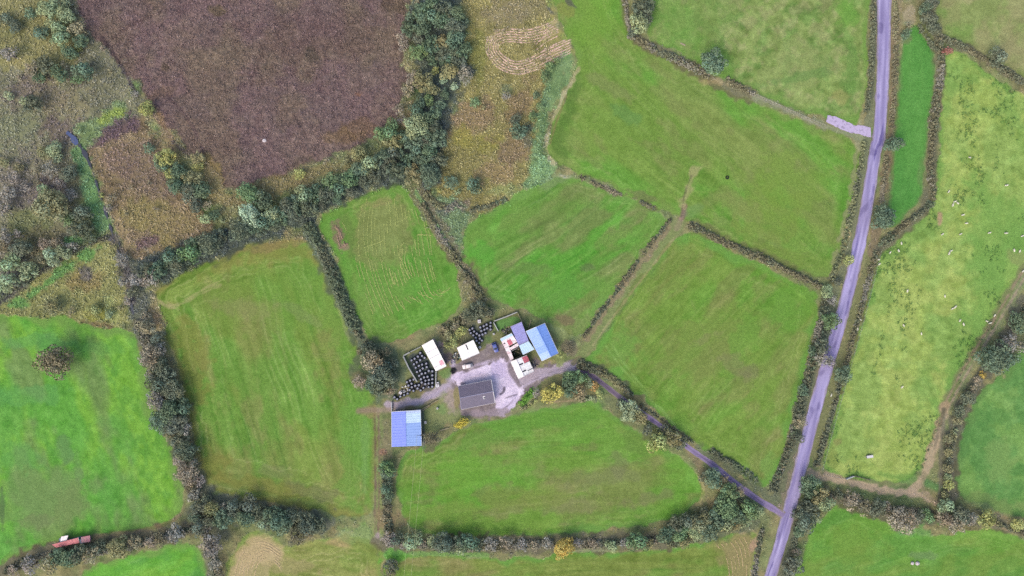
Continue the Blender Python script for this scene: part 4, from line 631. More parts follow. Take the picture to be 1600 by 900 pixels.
# hedges: clumped leaf sprays along a surveyed line
def hedge(pts, w, h, cols, label, name='hedge', dens=1.0, seed=None, size=.27, gap=0.):
    r = np.random.default_rng(seed or int(pts[0][0] * 7 + pts[0][1])); p = smooth_poly(pts, 2, False)
    s = np.r_[0, np.cumsum(np.linalg.norm(np.diff(p, axis=0), axis=1))]; L = s[-1]; w = w * .74; h = h * .85; wm = w * PX
    n = int(L * PX * wm / .40 * dens) + 4; t = r.uniform(0, L, n); wid = 1 + .28 * noise(t, t * 0 + seed_of(pts), 34, 3)
    if gap: keep = noise(t, t * 0 + 3, 26, 4) > -1.2 + gap; t = t[keep]; wid = wid[keep]; n = len(t)
    o = r.uniform(-1, 1, n); px = np.interp(t, s, p[:, 0]); py = np.interp(t, s, p[:, 1]); d = np.gradient(p, axis=0); d /= np.linalg.norm(d, axis=1)[:, None]
    dx = np.interp(t, s, d[:, 0]); dy = np.interp(t, s, d[:, 1]); q = o * wid * w / 2
    cx = (px - dy * q - 800) * PX; cy = (450 - (py + dx * q)) * PX
    hz = h * np.sqrt(np.clip(1 - o * o * .85, .05, 1)) * np.clip(r.normal(.85, .18, n), .4, 1.3) * (1 + .2 * noise(t, t * 0 + 9, 22, 1))
    k = 20; D = r.normal(size=(n, k, 3)); D[..., 2] = np.abs(D[..., 2]) * .9 - .15; D /= np.linalg.norm(D, axis=2)[..., None]
    rad = r.uniform(.22, .7, n) * min(1.15, .6 + wm / 8)
    P = np.stack([cx, cy, np.maximum(hz - rad * .6, .1)], 1)[:, None, :] + D * rad[:, None, None] * r.uniform(.7, 1.1, (n, k, 1)); P[..., 2] = np.maximum(P[..., 2], .04)
    pal = np.array([alb(PAL[c][0] if c in PAL else c, VEG_GAIN) for c in cols]); pal = (pal * .62 + np.array(alb((108, 107, 88), VEG_GAIN)) * .38 if 'green garden' not in label else pal) * np.array([1, 1, .94]); run = (np.clip(.5 + .35 * noise(t, o * 4, 30, 2) + r.normal(0, .13, n), 0, .999) * len(pal)).astype(int)
    T = pal[run][:, None, :] * np.clip(r.normal(1.05, .11, (n, 1, 1)), .6, 1.6) * np.clip(r.normal(1, .15, (n, k, 1)), .5, 1.6)
    low = np.stack([cx, cy, hz * .25], 1)[:, None, :] + r.uniform(-.7, .7, (n, 5, 3)) * np.array([1, 1, .15])
    V1, T1 = leaf_cards(P.reshape(-1, 3), (D + r.normal(0, .35, D.shape)).reshape(-1, 3), size, r, T.reshape(-1, 3))
    V2, T2 = leaf_cards(low.reshape(-1, 3), r.normal(0, .4, (n * 5, 3)) + np.array([0, 0, 1]), size * 1.6, r, np.repeat(pal[run], 5, 0) * .95)
    V = np.concatenate([V1, V2]); T = np.concatenate([T1, T2]); base = Vector(((p[len(p) // 2][0] - 800) * PX, (450 - p[len(p) // 2][1]) * PX, 0)); V = V - np.array(base)
    o_ = mobj(name, npmesh(name, V, np.arange(len(V)).reshape(-1, 4), M_hleaf, np.clip(T, .005, .9))); o_.location = base
    return tag(o_, label, name.split('_')[-1], 'hedges along the field edges')
def seed_of(pts): return (pts[0][0] * 1.7 + pts[0][1] * .9) % 400
hedge([(984, 55), (1010, 71), (1045, 87), (1080, 103), (1108, 120)], 11, 1.8, 'bblk', 'brown-lavender hedge below the pale upper pasture, left of its round tree')
hedge([(1134, 124), (1150, 134), (1178, 147)], 10, 1.6, 'bbl', 'short brown hedge right of the round tree on pale upper pasture')
hedge([(974, -20), (979, 20), (984, 52)], 8, 1.6, 'bl', 'short hedge at the top edge leading to the brown-lavender hedge')
hedge([(1364, -90), (1364, 0), (1362, 90), (1354, 175)], 7, 1.7, 'kkb', 'dark hedge along the left of the road above the concrete pad')
hedge([(1349, 222), (1341, 280), (1328, 345), (1314, 395), (1298, 440)], 7, 1.6, [(104, 116, 92), (130, 136, 108), 'k'], 'grey-green hedge left of the road below the concrete pad')
hedge([(1398, -60), (1400, 60), (1398, 130), (1393, 200)], 8, 1.0, 'bbto', 'low brown hedge on the right verge beside the vivid strip')
hedge([(1386, 245), (1380, 290), (1376, 318)], 8, 1.1, 'bbp', 'low reddish-brown hedge above the round roadside tree')
hedge([(1434, 40), (1446, 60), (1460, 76)], 5, 1.6, 'k', 'short dark hedge at the top right of the vivid green strip')
hedge([(1464, 62), (1470, 90), (1470, 120), (1462, 155), (1456, 210), (1452, 250), (1455, 290), (1457, 312)], 12, 2.0, 'bkbl', 'curving hedge between the vivid strip and the sheep pasture')
hedge([(1455, 318), (1438, 332), (1412, 352), (1388, 372), (1374, 384)], 13, 2.2, 'kkgb', 'dark hedge below the vivid strip running down to the road')
hedge([(1472, 60), (1512, 76), (1545, 98), (1580, 118), (1620, 142), (1740, 200)], 9, 1.7, 'kkb', 'long dark hedge between sheep pasture and top right corner pasture')
hedge([(1370, 392), (1358, 430), (1348, 470), (1338, 505), (1327, 545), (1320, 572)], 8, 1.6, 'bbkl', 'brown hedge right of the road above its round green tree')
hedge([(1311, 598), (1302, 640), (1290, 675), (1281, 705), (1275, 728)], 9, 1.6, 'bkk', 'brown hedge right of the road below its round green tree')
hedge([(1076, 352), (1098, 362), (1130, 378), (1165, 393), (1200, 408), (1240, 428), (1282, 448)], 12, 1.8, 'bkbb', 'dark brown hedge dividing the top meadow from the east meadow')
hedge([(1048, 344), (1034, 360), (1010, 390), (985, 425), (955, 465), (935, 492), (912, 526)], 5, 1.5, 'kb', 'thin dark hedge along the left of the diagonal track')
hedge([(905, 276), (930, 287), (956, 299), (974, 307)], 6, .9, 'bbp', 'broken brown hedge between the top meadow and green middle meadow', gap=1.1, dens=.6)
hedge([(1000, 315), (1010, 320), (1020, 326)], 6, .8, 'bk', 'short brown scrub patch left of the sandy track end', name='shrub')
hedge([(1290, 455), (1284, 495), (1275, 535), (1267, 572), (1256, 615), (1244, 655), (1234, 692), (1220, 732), (1206, 768)], 15, 2.1, 'kkbgl', 'long dark hedge between the east meadow and the road')
hedge([(904, 567), (930, 577), (955, 590), (975, 606), (986, 619)], 16, 1.6, 'kkbo', 'wide dark hedge on the upper side of the farm lane by the yard')
hedge([(1000, 632), (1040, 660), (1080, 690)], 4, 1.0, 'kb', 'thin low hedge on the upper side of the middle lane')
hedge([(1110, 704), (1137, 720), (1162, 735), (1182, 752)], 9, 1.7, 'kkg', 'dark hedge on the upper side of the lower lane')
hedge([(604, 846), (660, 851), (740, 853), (800, 851), (866, 849)], 17, 1.8, 'blpk', 'lavender-brown hedge below the south meadow, left of the golden tree')
hedge([(896, 849), (950, 848), (985, 847), (1030, 842)], 14, 1.7, 'bplk', 'lavender-brown hedge below the south meadow, right of the golden tree')
hedge([(660, 318), (675, 345), (690, 370), (705, 395), (718, 412)], 13, 1.7, 'bbol', 'upper brown hedge right of the row-striped meadow')
hedge([(722, 422), (737, 438), (750, 462), (756, 482)], 16, 1.8, 'bbko', 'lower brown hedge right of the row-striped meadow')
hedge([(480, 350), (492, 370), (505, 393), (515, 415), (524, 440), (534, 464), (546, 490), (556, 515)], 19, 2.7, 'gggk', 'thick dark blue-green hedge between big left meadow and row-striped meadow')
hedge([(553, 512), (560, 520), (566, 530)], 12, 1.6, 'kb', 'grey-brown foot of the thick hedge near the clump')
hedge([(8, 893), (60, 868), (130, 858), (190, 855), (250, 842), (304, 826)], 16, 1.6, 'lbkp', 'grey-brown hedge below the bright pasture and red shed')
hedge([(216, 500), (240, 560), (266, 640), (288, 720), (306, 780)], 22, 1.6, 'klbl', 'grey underwood hedge between bright pasture and big left meadow')
hedge([(310, 800), (360, 800), (430, 812), (500, 822)], 22, 1.5, 'kbl', 'grey-green underwood hedge below the big left meadow')
hedge([(320, 830), (332, 860), (340, 900), (344, 960)], 14, 1.5, 'lbk', 'grey hedge left of the tan ring-mown patch')
hedge([(-60, 490), (0, 470), (40, 440), (100, 402), (140, 382), (170, 370)], 4, .8, 'bk', 'low dark bank hedge between western moor and yellow wedge')
hedge([(1606, 475), (1580, 520), (1566, 540)], 14, 2.0, 'bkl', 'brown hedge right of the muddy track at the frame edge')
hedge([(1520, 602), (1504, 636), (1492, 668), (1482, 700), (1479, 740), (1476, 775)], 9, 1.7, 'bkos', 'brown and green hedge right of the muddy track')
hedge([(1296, 772), (1345, 788), (1400, 800), (1460, 806), (1515, 812)], 15, 1.5, 'bpkl', 'brown underwood hedge below the muddy track')
hedge([(1550, 814), (1580, 826), (1620, 842), (1740, 890)], 9, 1.4, 'kob', 'low green-brown hedge right of the yellow-green tree')
hedge([(1190, 826), (1186, 850), (1180, 880), (1174, 940)], 9, 1.6, 'kkbl', 'dark hedge left of the road at the bottom edge')
hedge([(1246, 815), (1240, 850), (1230, 900), (1210, 960)], 8, 1.5, 'kkb', 'dark hedge right of the road at the bottom edge')
hedge([(604, 722), (604, 760), (606, 800), (608, 830)], 15, 1.3, 'gkbb', 'mixed green and brown hedge beside the south rutted track')
hedge([(812, 633), (820, 622), (832, 608)], 10, 1.6, [(98, 138, 66), (108, 148, 70), (90, 128, 64)], 'bright green garden hedge between the yard and the golden tree', size=.2)
hedge([(814, 640), (826, 634), (838, 624)], 8, 1.2, 'yos', 'yellow-green garden hedge just below the bright green one')
hedge([(732, 329), (760, 323), (782, 316), (792, 311)], 10, 1.3, 'kkbg', 'dark hedge at the top left edge of the middle meadow')
hedge([(664, 300), (680, 318), (700, 328), (716, 320)], 22, 1.0, 'kobl', 'scrubby hedge between the wood and middle meadow', dens=.7)
hedge([(690, 524), (700, 512), (718, 500), (745, 484), (768, 494)], 20, 1.4, 'kobt', 'scrubby hedge behind the farm sheds', dens=.8)
hedge([(1040, 846), (1075, 838), (1110, 826), (1150, 812), (1180, 800)], 24, 1.6, 'gkos', 'dark green underwood hedge of the corner wood by the lane end')
hedge([(566, 540), (590, 560), (606, 590), (600, 612)], 30, 1.4, 'kkbo', 'grey-green underwood hedge left of the bale yard')
hedge([(876, 604), (900, 622), (930, 622)], 14, 1.1, 'tobs', 'tan and olive scrub hedge under the orange bush')
hedge([(966, 628), (990, 650), (1020, 668), (1050, 690), (1066, 702)], 11, 1.3, 'soky', 'mixed olive hedge on the lower side of the middle lane')
hedge([(1128, 770), (1150, 780), (1180, 792)], 10, 1.4, 'gko', 'dark green hedge on the lower side of the lower lane')
hedge([(1256, 750), (1262, 780), (1256, 815)], 14, 1.4, 'gko', 'dark green underwood hedge on the road verge below the track mouth')

# tussocks and heather: countless, one object for each cover
def tufts(name, label, cat, n, region, hw, hh, jitter, mt, cards=4, tint=None, spread=.28):
    r = np.random.default_rng(len(name) + n); xa, ya, xb, yb = region[0]; px = r.uniform(xa, xb, n * 3); py = r.uniform(ya, yb, n * 3)
    k = region[1](px, py); px, py = px[k][:n], py[k][:n]; n = len(px)
    ix = np.clip(np.searchsorted(xs, px), 0, NX - 1); iy = np.clip(np.searchsorted(ys, py), 0, NY - 1); c = LA[iy, ix]
    if tint is not None: c = c * .3 + np.asarray(tint) * .7
    c = np.clip(c * np.array([1, 1, 1.06 if name == 'heather' else 1.22]) * r.normal(1.38 if name == 'heather' else 1.52, jitter, (n, 1)), .005, .9); s = r.uniform(.6, 1.4, (n, 1, 1))
    P = np.stack([wx(px), wy(py), VZ[iy, ix]], 1)[:, None, :] + np.concatenate([r.normal(0, spread, (n, cards, 2)), r.uniform(.4, 1, (n, cards, 1)) * hh], 2) * s
    N = np.concatenate([r.normal(0, .6, (n, cards, 2)), np.ones((n, cards, 1))], 2)
    V, T = leaf_cards(P.reshape(-1, 3), N.reshape(-1, 3), np.full(n * cards, hw) * np.repeat(s[:, 0, 0], cards), r, np.repeat(c, cards, 0) * np.clip(r.normal(1, .15, (n * cards, 1)), .5, 1.6))
    o = mobj(name, npmesh(name, V, np.arange(len(V)).reshape(-1, 4), mt, T)); return tag(o, label, cat, kind='stuff')
def idat(px, py): return ID[np.clip(np.searchsorted(ys, py) - 1, 0, NY - 1), np.clip(np.searchsorted(xs, px) - 1, 0, NX - 1)]
KEY = {k: i + 1 for i, k in enumerate(FIELDS)}
def clear_ways(px, py): return (pdist(px, py, np.asarray(ROAD, float)) > 13) & (pdist(px, py, np.asarray(LANE, float)) > 6) & (pdist(px, py, np.asarray(DITCH, float)) > 3)
tufts('heather', 'dead brown heather covering the heath', 'heather', 17000, ((90, -60, 640, 300), lambda a, b: idat(a, b) == KEY['heath']), .2, .3, .26, M_tuft)
tufts('moor_grass', 'rough tussock grass on the moors and wild strips', 'grass', 26000, ((-60, -60, 860, 520), lambda a, b: (idat(a, b) == 0) & clear_ways(a, b) & (sdf(a, b, np.array([(560, 470), (560, 700), (920, 700), (920, 470)], float)) < 0)), .26, .4, .2, M_tuft)
tufts('verge_grass', 'rough grass along verges and field margins', 'grass', 17000, ((200, -40, 1640, 930), lambda a, b: (idat(a, b) == 0) & clear_ways(a, b) & (sdf(a, b, np.array([(600, 490), (600, 655), (905, 655), (905, 490)], float)) < 0) & (pdist(a, b, np.array([(1264, 738), (1335, 754), (1400, 769), (1436, 756), (1462, 690), (1504, 586), (1600, 426)], float)) > 9) & (pdist(a, b, np.array([(1290, 185), (1362, 207)], float)) > 14) & (pdist(a, b, np.array([(588, 640), (589, 860)], float)) > 6) & (pdist(a, b, np.array([(905, 560), (1058, 360), (1090, 262)], float)) > 8)), .2, .26, .2, M_tuft, 3)
def rush_where(a, b):
    v = fbm(a, b, 46, 3, 2.2, 78, 3) + .45 * noise(a, b, 14, 5); line_ = np.minimum(pdist(a, b, np.array([(1362, 588), (1372, 560), (1382, 510), (1390, 480), (1402, 476)], float)), pdist(a, b, np.array([(1408, 520), (1432, 480), (1438, 455), (1450, 450)], float)))
    w = (v > .95) | (line_ < 2.6) | ((v > .55) & (np.random.default_rng(4).random(a.shape) < .05))
    for x, y, rx, ry in ((1516, 165, 16, 36), (1420, 420, 14, 22), (1442, 450, 14, 20), (1512, 395, 14, 10), (1370, 712, 14, 5), (1405, 715, 12, 8), (1518, 245, 20, 20)): w |= (((a - x) / rx) ** 2 + ((b - y) / ry) ** 2 < 1) & (np.random.default_rng(int(x)).random(a.shape) < .09)
    return (idat(a, b) == KEY['sheep']) & w & (np.random.default_rng(9).random(a.shape) < .85)
tufts('rushes', 'dark green rush clumps scattered over the sheep pasture', 'rushes', 3600, ((1285, 80, 1600, 750), rush_where), .2, .4, .15, M_tuft, 7, alb((60, 94, 40), 1.15), .24)

# cut hay lying in rows
def swaths(name, label, rows, w, h, col, seed, brk, jit=.3, drop=.05):
    r = np.random.default_rng(seed); V = []; F = []; T = []
    for pts in rows:
        p = smooth_poly(pts, 3, False); s = np.r_[0, np.cumsum(np.linalg.norm(np.diff(p, axis=0), axis=1))]; t = np.arange(0, s[-1], 1.6); x = np.interp(t, s, p[:, 0]) + r.normal(0, jit, len(t)); y = np.interp(t, s, p[:, 1]) + r.normal(0, jit, len(t))
        d = np.gradient(np.stack([x, y], 1), axis=0); nr = np.stack([-d[:, 1], d[:, 0]], 1) / (np.linalg.norm(d, axis=1)[:, None] + 1e-6); on = (noise(x, y, 16, seed) > brk) & (r.random(len(t)) > drop); ww = w * np.clip(r.normal(1, .3, len(t)), .4, 1.7)
        for i in range(len(t) - 1):
            if not (on[i] and on[i + 1]): continue
            b = len(V)
            for j in (i, i + 1):
                for o_, z in ((-1, .03), (-.35, h), (.35, h * .9), (1, .03)):
                    V.append((wx(x[j] + nr[j, 0] * o_ * ww[j] / 2), wy(y[j] + nr[j, 1] * o_ * ww[j] / 2), z * r.uniform(.8, 1.2))); T.append(col * r.normal(1, .1))
            F += [(b + k, b + k + 1, b + 5 + k, b + 4 + k) for k in range(3)]
    me = npmesh(name, np.array(V), np.array(F), M_hay, np.clip(np.array(T), .01, .9))
    return tag(mobj(name, me), label, 'cut hay', kind='stuff')
rows = []
for i in range(18):
    x0 = 556 + i * 6.6 + random.uniform(-1.5, 1.5); rows.append([(x0 + 4 + (i - 6) * -1.2, 318 + random.uniform(-8, 14)), (x0 + 3, 360), (x0 + 8 + random.uniform(-2, 2), 400)])
for i in range(20):
    x0 = 556 + i * 6.2 + random.uniform(-1.5, 1.5); rows.append([(x0, 402 + (i % 3) * 4), (x0 + 6, 430), (x0 + 17, 462), (x0 + 30 + random.uniform(-3, 3), 500 - i * 2.2 + random.uniform(-12, 4))])
rows += [[(626 + 4 * q, 386 + 3 * q), (623 + 4 * q, 402 + 3 * q), (630 + 4 * q, 424), (640 + 4 * q, 444 - 3 * q)] for q in range(3)] + [[(626, 384), (640, 372), (656, 366), (676, 368)]]
rows += [[(596 + 5 * q, 410 + q), (600 + 5 * q, 402), (606 + 4 * q, 412), (613 + 4 * q, 440), (619 + 4 * q, 462)] for q in range(3)]
rows += [[(568, 386), (590, 380), (606, 372), (618, 354), (632, 340), (640, 338)], [(626, 384), (630, 372), (650, 366), (662, 366)], [(626, 390), (626, 405), (634, 424), (644, 440)], [(606, 312), (610, 325), (607, 333)], [(528, 340), (538, 352), (542, 362)]]
swaths('hay_row', 'pale broken rows of cut hay in the striped meadow', rows, 1.0, .12, alb((168, 178, 112)), 2, -.75, .3, .012)
def loop(k, n):
    f = k / (n - 1) - .5
    base = np.array([(872, 40), (848, 52), (822, 58), (795, 54), (774, 60), (766, 76), (782, 98), (806, 108), (832, 101), (856, 88), (892, 72)], float); c = np.array([[0, 1], [.3, 1], [.2, 1], [0, 1], [.7, .8], [1, 0], [.8, -.7], [.1, -1], [-.3, -1], [-.4, -1], [0, -1]])
    return [tuple(b + cc * f * 20) for b, cc in zip(base, c)]
swaths('hay_row', 'heart-shaped loop of pinkish cut hay rows on the rough strip', [loop(k, 6) for k in range(6)] + [[(838, 78), (852, 66), (872, 56)], [(836, 70), (850, 58), (866, 48)], [(842, 84), (860, 72), (884, 62)], [(846, 90), (866, 78), (890, 66)]], 1.7, .16, alb((226, 192, 182)), 3, -1.7, .12, .008)
swaths('hay_row', 'tan arcs of cut hay in the mown strip beside the road', [[(1120 + 7 * k, 852 - 2.2 * k), (1134 + 6 * k, 866 - 2 * k), (1140 + 5.5 * k, 890), (1140 + 5 * k, 930)] for k in range(8)], 1.1, .14, alb((188, 168, 132)), 5, -.6, .25, .02)
swaths('hay_row', 'ragged heap of brown cut hay beside the thick dark hedge', [[(524, 352), (530, 364), (532, 376)], [(528, 356), (534, 370), (540, 384)], [(530, 388), (538, 384), (544, 380)], [(526, 366), (530, 380), (532, 388)]], 2.2, .3, alb((166, 140, 124)), 6, -1.5)
swaths('hay_row', 'tan cut hay rings in the bottom left hay patch', [[(366 + 6 * k, 930), (369 + 6 * k, 880 + k), (386 + 4.5 * k, 854 + 4 * k), (412 + 2 * k, 844 + 5 * k), (438, 862 + 5 * k)] for k in range(6)], 1.5, .12, alb((204, 182, 146)), 7, -.7, .2, .01)
# ------------------------------------------------------------------ farm buildings
def roofmat(name, c, rust=None, thr=.62, soft=.05, rough=.6, spec=.25, sc=.9): return mat(name, alb(c, 1.14), rough=rough, spec=spec, noise=[(.7, .06), (5, .05)], two=((alb(rust, 1.1), sc, thr, soft) if rust else None))
R_white = roofmat('white_roof', (246, 242, 246), (226, 206, 214), .62, .08)
R_white2 = roofmat('streaked_white_roof', (240, 228, 236), (214, 176, 186), .58, .1)
R_pale = roofmat('pale_blue_roof', (190, 216, 246)); R_sky = roofmat('light_blue_roof', (150, 178, 240)); R_blue = roofmat('blue_roof', (134, 168, 248))
R_peri = roofmat('periwinkle_roof', (132, 148, 236)); R_mauve = roofmat('mauve_roof', (146, 144, 206), (132, 126, 180), .6, .1); R_clear = roofmat('clear_roof_light', (204, 226, 250), rough=.3)
R_red = roofmat('red_painted_tin', (206, 106, 124), (176, 92, 104), .55, .1); R_pink = roofmat('pink_rust_tin', (236, 184, 200), (222, 156, 176), .5, .1)
R_slate = mat('slate', alb((122, 113, 136)), rough=.6, spec=.3, noise=[(1.2, .10), (6, .10)], two=(alb((122, 112, 122)), 1.4, .66, .05))
M_render = mat('painted_render', alb((196, 188, 182)), noise=[(1, .06)]); M_block = mat('grey_blockwork', alb((140, 136, 140)), noise=[(2, .12)], bump=(8, .3, .02))
M_tin = mat('grey_wall_sheet', alb((120, 132, 160)), rough=.5, noise=[(1, .08)]); M_dark = mat('dark_opening', alb((46, 44, 54)), rough=.6); M_glass = mat('window_glass', alb((52, 60, 74)), rough=.08, spec=.6)
M_wood = mat('weathered_wood', alb((172, 160, 138)), noise=[(4, .15)]); M_steel = mat('galvanised_steel', alb((206, 206, 214)), rough=.4, spec=.5); M_trim = mat('white_trim', alb((226, 220, 230)), rough=.5)
M_lead = mat('ridge_cap', alb((150, 146, 176)), rough=.5)
def V3(p, z): return Wp(p[0], p[1], z)
def sheet(a, b, c, d, mt, name, parent, label=None, pitch=.9, lift=0., th=.07, rib=.045, nseg=None):
    """ribbed roof sheet: a-b along the eave, d-c along the ridge; ribs run eave to ridge"""
    a, b, c, d = [Vector(v) for v in (a, b, c, d)]; n = (b - a).cross(d - a).normalized()
    if n.z < 0: n = -n
    L = (b - a).length; k = max(2, int(L / pitch)); ts = []; hs = []
    for i in range(k):
        for f, h in ((0, 0), (.38, 0), (.5, 1), (.62, 1), (.74, 0)): ts.append((i + f) / k); hs.append(h * rib)
    ts.append(1.); hs.append(0.)
    m = len(ts); vs = []
    for t, h in zip(ts, hs): vs += [a.lerp(b, t) + n * (h + lift), d.lerp(c, t) + n * (h + lift)]
    for t in ts: vs += [a.lerp(b, t) + n * (lift - th), d.lerp(c, t) + n * (lift - th)]
    fs = []
    for i in range(m - 1):
        fs.append((2 * i, 2 * i + 2, 2 * i + 3, 2 * i + 1)); o = 2 * m; fs.append((o + 2 * i, o + 2 * i + 1, o + 2 * i + 3, o + 2 * i + 2))
        fs.append((2 * i, o + 2 * i, o + 2 * i + 2, 2 * i + 2)); fs.append((2 * i + 1, 2 * i + 3, o + 2 * i + 3, o + 2 * i + 1))
    fs.append((0, 1, 2 * m + 1, 2 * m)); e = 2 * (m - 1); fs.append((e, 2 * m + e, 2 * m + e + 1, e + 1))
    bm = bmesh.new(); V = [bm.verts.new(v - ORG) for v in vs]
    for f in fs: bm.faces.new([V[i] for i in f])
    bmesh.ops.recalc_face_normals(bm, faces=bm.faces); me = bpy.data.meshes.new(name); bm.to_mesh(me); bm.free(); me.materials.append(mt)
    o = mobj(name, me, parent)
    if label: o['label'] = label
    return o
ORG = Vector((0, 0, 0))
class Building:
    """gable (ridge between midpoints of a-d and b-c unless shifted) or mono-pitch; a,b,c,d seen roof corners, a-b one eave, d-c the other"""
    def __init__(s, name, label, cat, a, b, c, d, he, hr, wallmat, mono=False, ridge=.5, inset=.3):
        global ORG
        s.he, s.hr = he, hr; s.A, s.B = V3(a, he), V3(b, he); s.C, s.D = (V3(c, hr), V3(d, hr)) if mono else (V3(c, he), V3(d, he))
        ctr = (s.A + s.B + s.C + s.D) / 4; ctr.z = 0; ORG = s.o = ctr
        s.root = tag(empty(name, ctr), label, cat); s.mono = mono
        if mono: s.R0, s.R1 = s.D, s.C
        else:
            r0 = ((1 - ridge) * np.array(a) + ridge * np.array(d)); r1 = ((1 - ridge) * np.array(b) + ridge * np.array(c)); s.R0, s.R1 = V3(r0, hr), V3(r1, hr)
        # walls, set in from the eaves and ending just under the roof
        P = [s.A, s.B, s.C, s.D]; q = []
        for i in range(4):
            p = P[i]; e1 = (P[(i + 1) % 4] - p); e2 = (P[i - 1] - p); e1.z = e2.z = 0; q.append(p + e1.normalized() * inset + e2.normalized() * inset)
        m = MB(); top = [v.z - .16 for v in q]; base = [Vector((v.x, v.y, -.1)) for v in q]; tv = [Vector((v.x, v.y, t)) for v, t in zip(q, top)]
        for i, nm in enumerate(('ab', 'bc', 'cd', 'da')):
            j = (i + 1) % 4
            if not mono and nm in ('bc', 'da'):
                r = s.R1 if nm == 'bc' else s.R0; e = (tv[j] - tv[i]); mid = tv[i] + e * ((r - tv[i]).dot(e) / e.length_squared); mid.z = r.z - .2
                m.add([base[i] - s.o, base[j] - s.o, tv[j] - s.o, mid - s.o, tv[i] - s.o], [(0, 1, 2, 3, 4)])
            else: m.add([base[i] - s.o, base[j] - s.o, tv[j] - s.o, tv[i] - s.o], [(0, 1, 2, 3)])
        s.q = q; s.wall = m.obj('wall', wallmat, s.root)
    def slope(s, side):
        if s.mono: return s.A, s.B, s.C, s.D
        return (s.A, s.B, s.R1, s.R0) if side == 0 else (s.D, s.C, s.R1, s.R0)
    def roof(s, side, mt, name='roof_sheet', t=(0, 1), u=(0, 1), label=None, lift=0., **k):
        global ORG
        ORG = s.o; a, b, c, d = s.slope(side); pt = lambda x, y: a.lerp(b, x).lerp(d.lerp(c, x), y)
        return sheet(pt(t[0], u[0]), pt(t[1], u[0]), pt(t[1], u[1]), pt(t[0], u[1]), mt, name, s.root, label, lift=lift, **k)
    def ridge(s, mt, w=.35, name='ridge_cap'):
        m = MB(); m.bar(s.R0 - s.o + Vector((0, 0, .06)), s.R1 - s.o + Vector((0, 0, .06)), w, .1); return m.obj(name, mt, s.root)
    def slot(s, side, t, u, mt, name, h=.06):        # a roof light or opening frame standing just proud of the sheet
        a, b, c, d = s.slope(side); pt = lambda x, y: a.lerp(b, x).lerp(d.lerp(c, x), y); n = (b - a).cross(d - a).normalized(); n = -n if n.z < 0 else n
        q = [pt(t[0], u[0]), pt(t[1], u[0]), pt(t[1], u[1]), pt(t[0], u[1])]; vs = [v - s.o + n * (.05 + h) for v in q] + [v - s.o - n * .02 for v in q]
        f = [(0, 1, 2, 3), (4, 7, 6, 5)] + [(i, i + 4, (i + 1) % 4 + 4, (i + 1) % 4) for i in range(4)]
        o = pyobj(name, vs, f, mt, s.root); bm = bmesh.new(); bm.from_mesh(o.data); bmesh.ops.recalc_face_normals(bm, faces=bm.faces); bm.to_mesh(o.data); bm.free(); return o
    def opening(s, i, t0, t1, z0, z1, mt, name, proud=.03):   # door or window on wall i
        a, b = s.q[i] - s.o, s.q[(i + 1) % 4] - s.o; a.z = b.z = 0; n = Vector(((b - a).y, -(b - a).x, 0)).normalized(); c = (a + b) / 2
        if n.dot(c) < 0: n = -n
        m = MB(); p, q = a.lerp(b, t0), a.lerp(b, t1); m.bar(p + n * .01 + Vector((0, 0, (z0 + z1) / 2)), q + n * .01 + Vector((0, 0, (z0 + z1) / 2)), .04 + proud * 2, z1 - z0); return m.obj(name, mt, s.root)
    def gutter(s, side, mt=None):
        a, b = (s.A, s.B) if side == 0 else (s.D, s.C); n = (a - (s.R0 if not s.mono else s.D)); n.z = 0; n.normalize(); m = MB()
        m.bar(a - s.o + n * .07 - Vector((0, 0, .06)), b - s.o + n * .07 - Vector((0, 0, .06)), .14, .12); return m.obj('gutter', mt or M_trim, s.root)
    def barge(s, end, mt, w=.16):
        P = ((s.A, s.R0, s.D) if end == 0 else (s.B, s.R1, s.C)) if not s.mono else ((s.A, s.D) if end == 0 else (s.B, s.C)); m = MB()
        for p, q in zip(P[:-1], P[1:]): m.bar(p - s.o + Vector((0, 0, .03)), q - s.o + Vector((0, 0, .03)), w, .16)
        return m.obj('bargeboard', mt, s.root)

b = Building('long_shed', 'long narrow white-roofed shed beside the bale yard', 'shed', (659, 540), (681, 580), (697.6, 572), (676.4, 530.4), 3.0, 3.9, M_block, mono=True)
b.roof(0, R_white, t=(0, .36)); b.roof(0, R_white, t=(.36, .72)); b.roof(0, R_white, t=(.72, 1)); b.roof(0, R_pink, 'rusty_sheet', t=(.74, .92), u=(.6, .93), label='pink rusted roof sheet', lift=.05); b.barge(0, M_trim); b.barge(1, M_trim)
for k in (.30, .52, .86): b.slot(0, (k, k + .012), (.05, .95), M_lead, 'sheet_lap', .0)
b.opening(1, .2, .8, 0, 2.5, M_dark, 'doorway'); b.opening(2, .2, .3, 1.2, 2.0, M_glass, 'window'); b.opening(2, .6, .7, 1.2, 2.0, M_glass, 'window')
b = Building('square_shed', 'small square white-roofed shed with one dark roof slot', 'shed', (714, 543.6), (722, 563.4), (749.4, 551.6), (739.6, 531.2), 2.7, 3.5, M_block, mono=True)
b.roof(0, R_white, t=(0, .55)); b.roof(0, R_white, t=(.55, 1)); b.slot(0, (.06, .46), (.49, .55), M_dark, 'roof_slot', .03); b.barge(0, M_trim); b.barge(1, M_trim); b.opening(1, .15, .6, 0, 2.2, M_dark, 'doorway')
h = Building('farmhouse', 'grey slate-roofed farmhouse in the middle of the yard', 'house', (721, 639.6), (773.6, 629), (767.6, 593.6), (716.4, 603.6), 2.9, 4.6, M_render, ridge=.49)
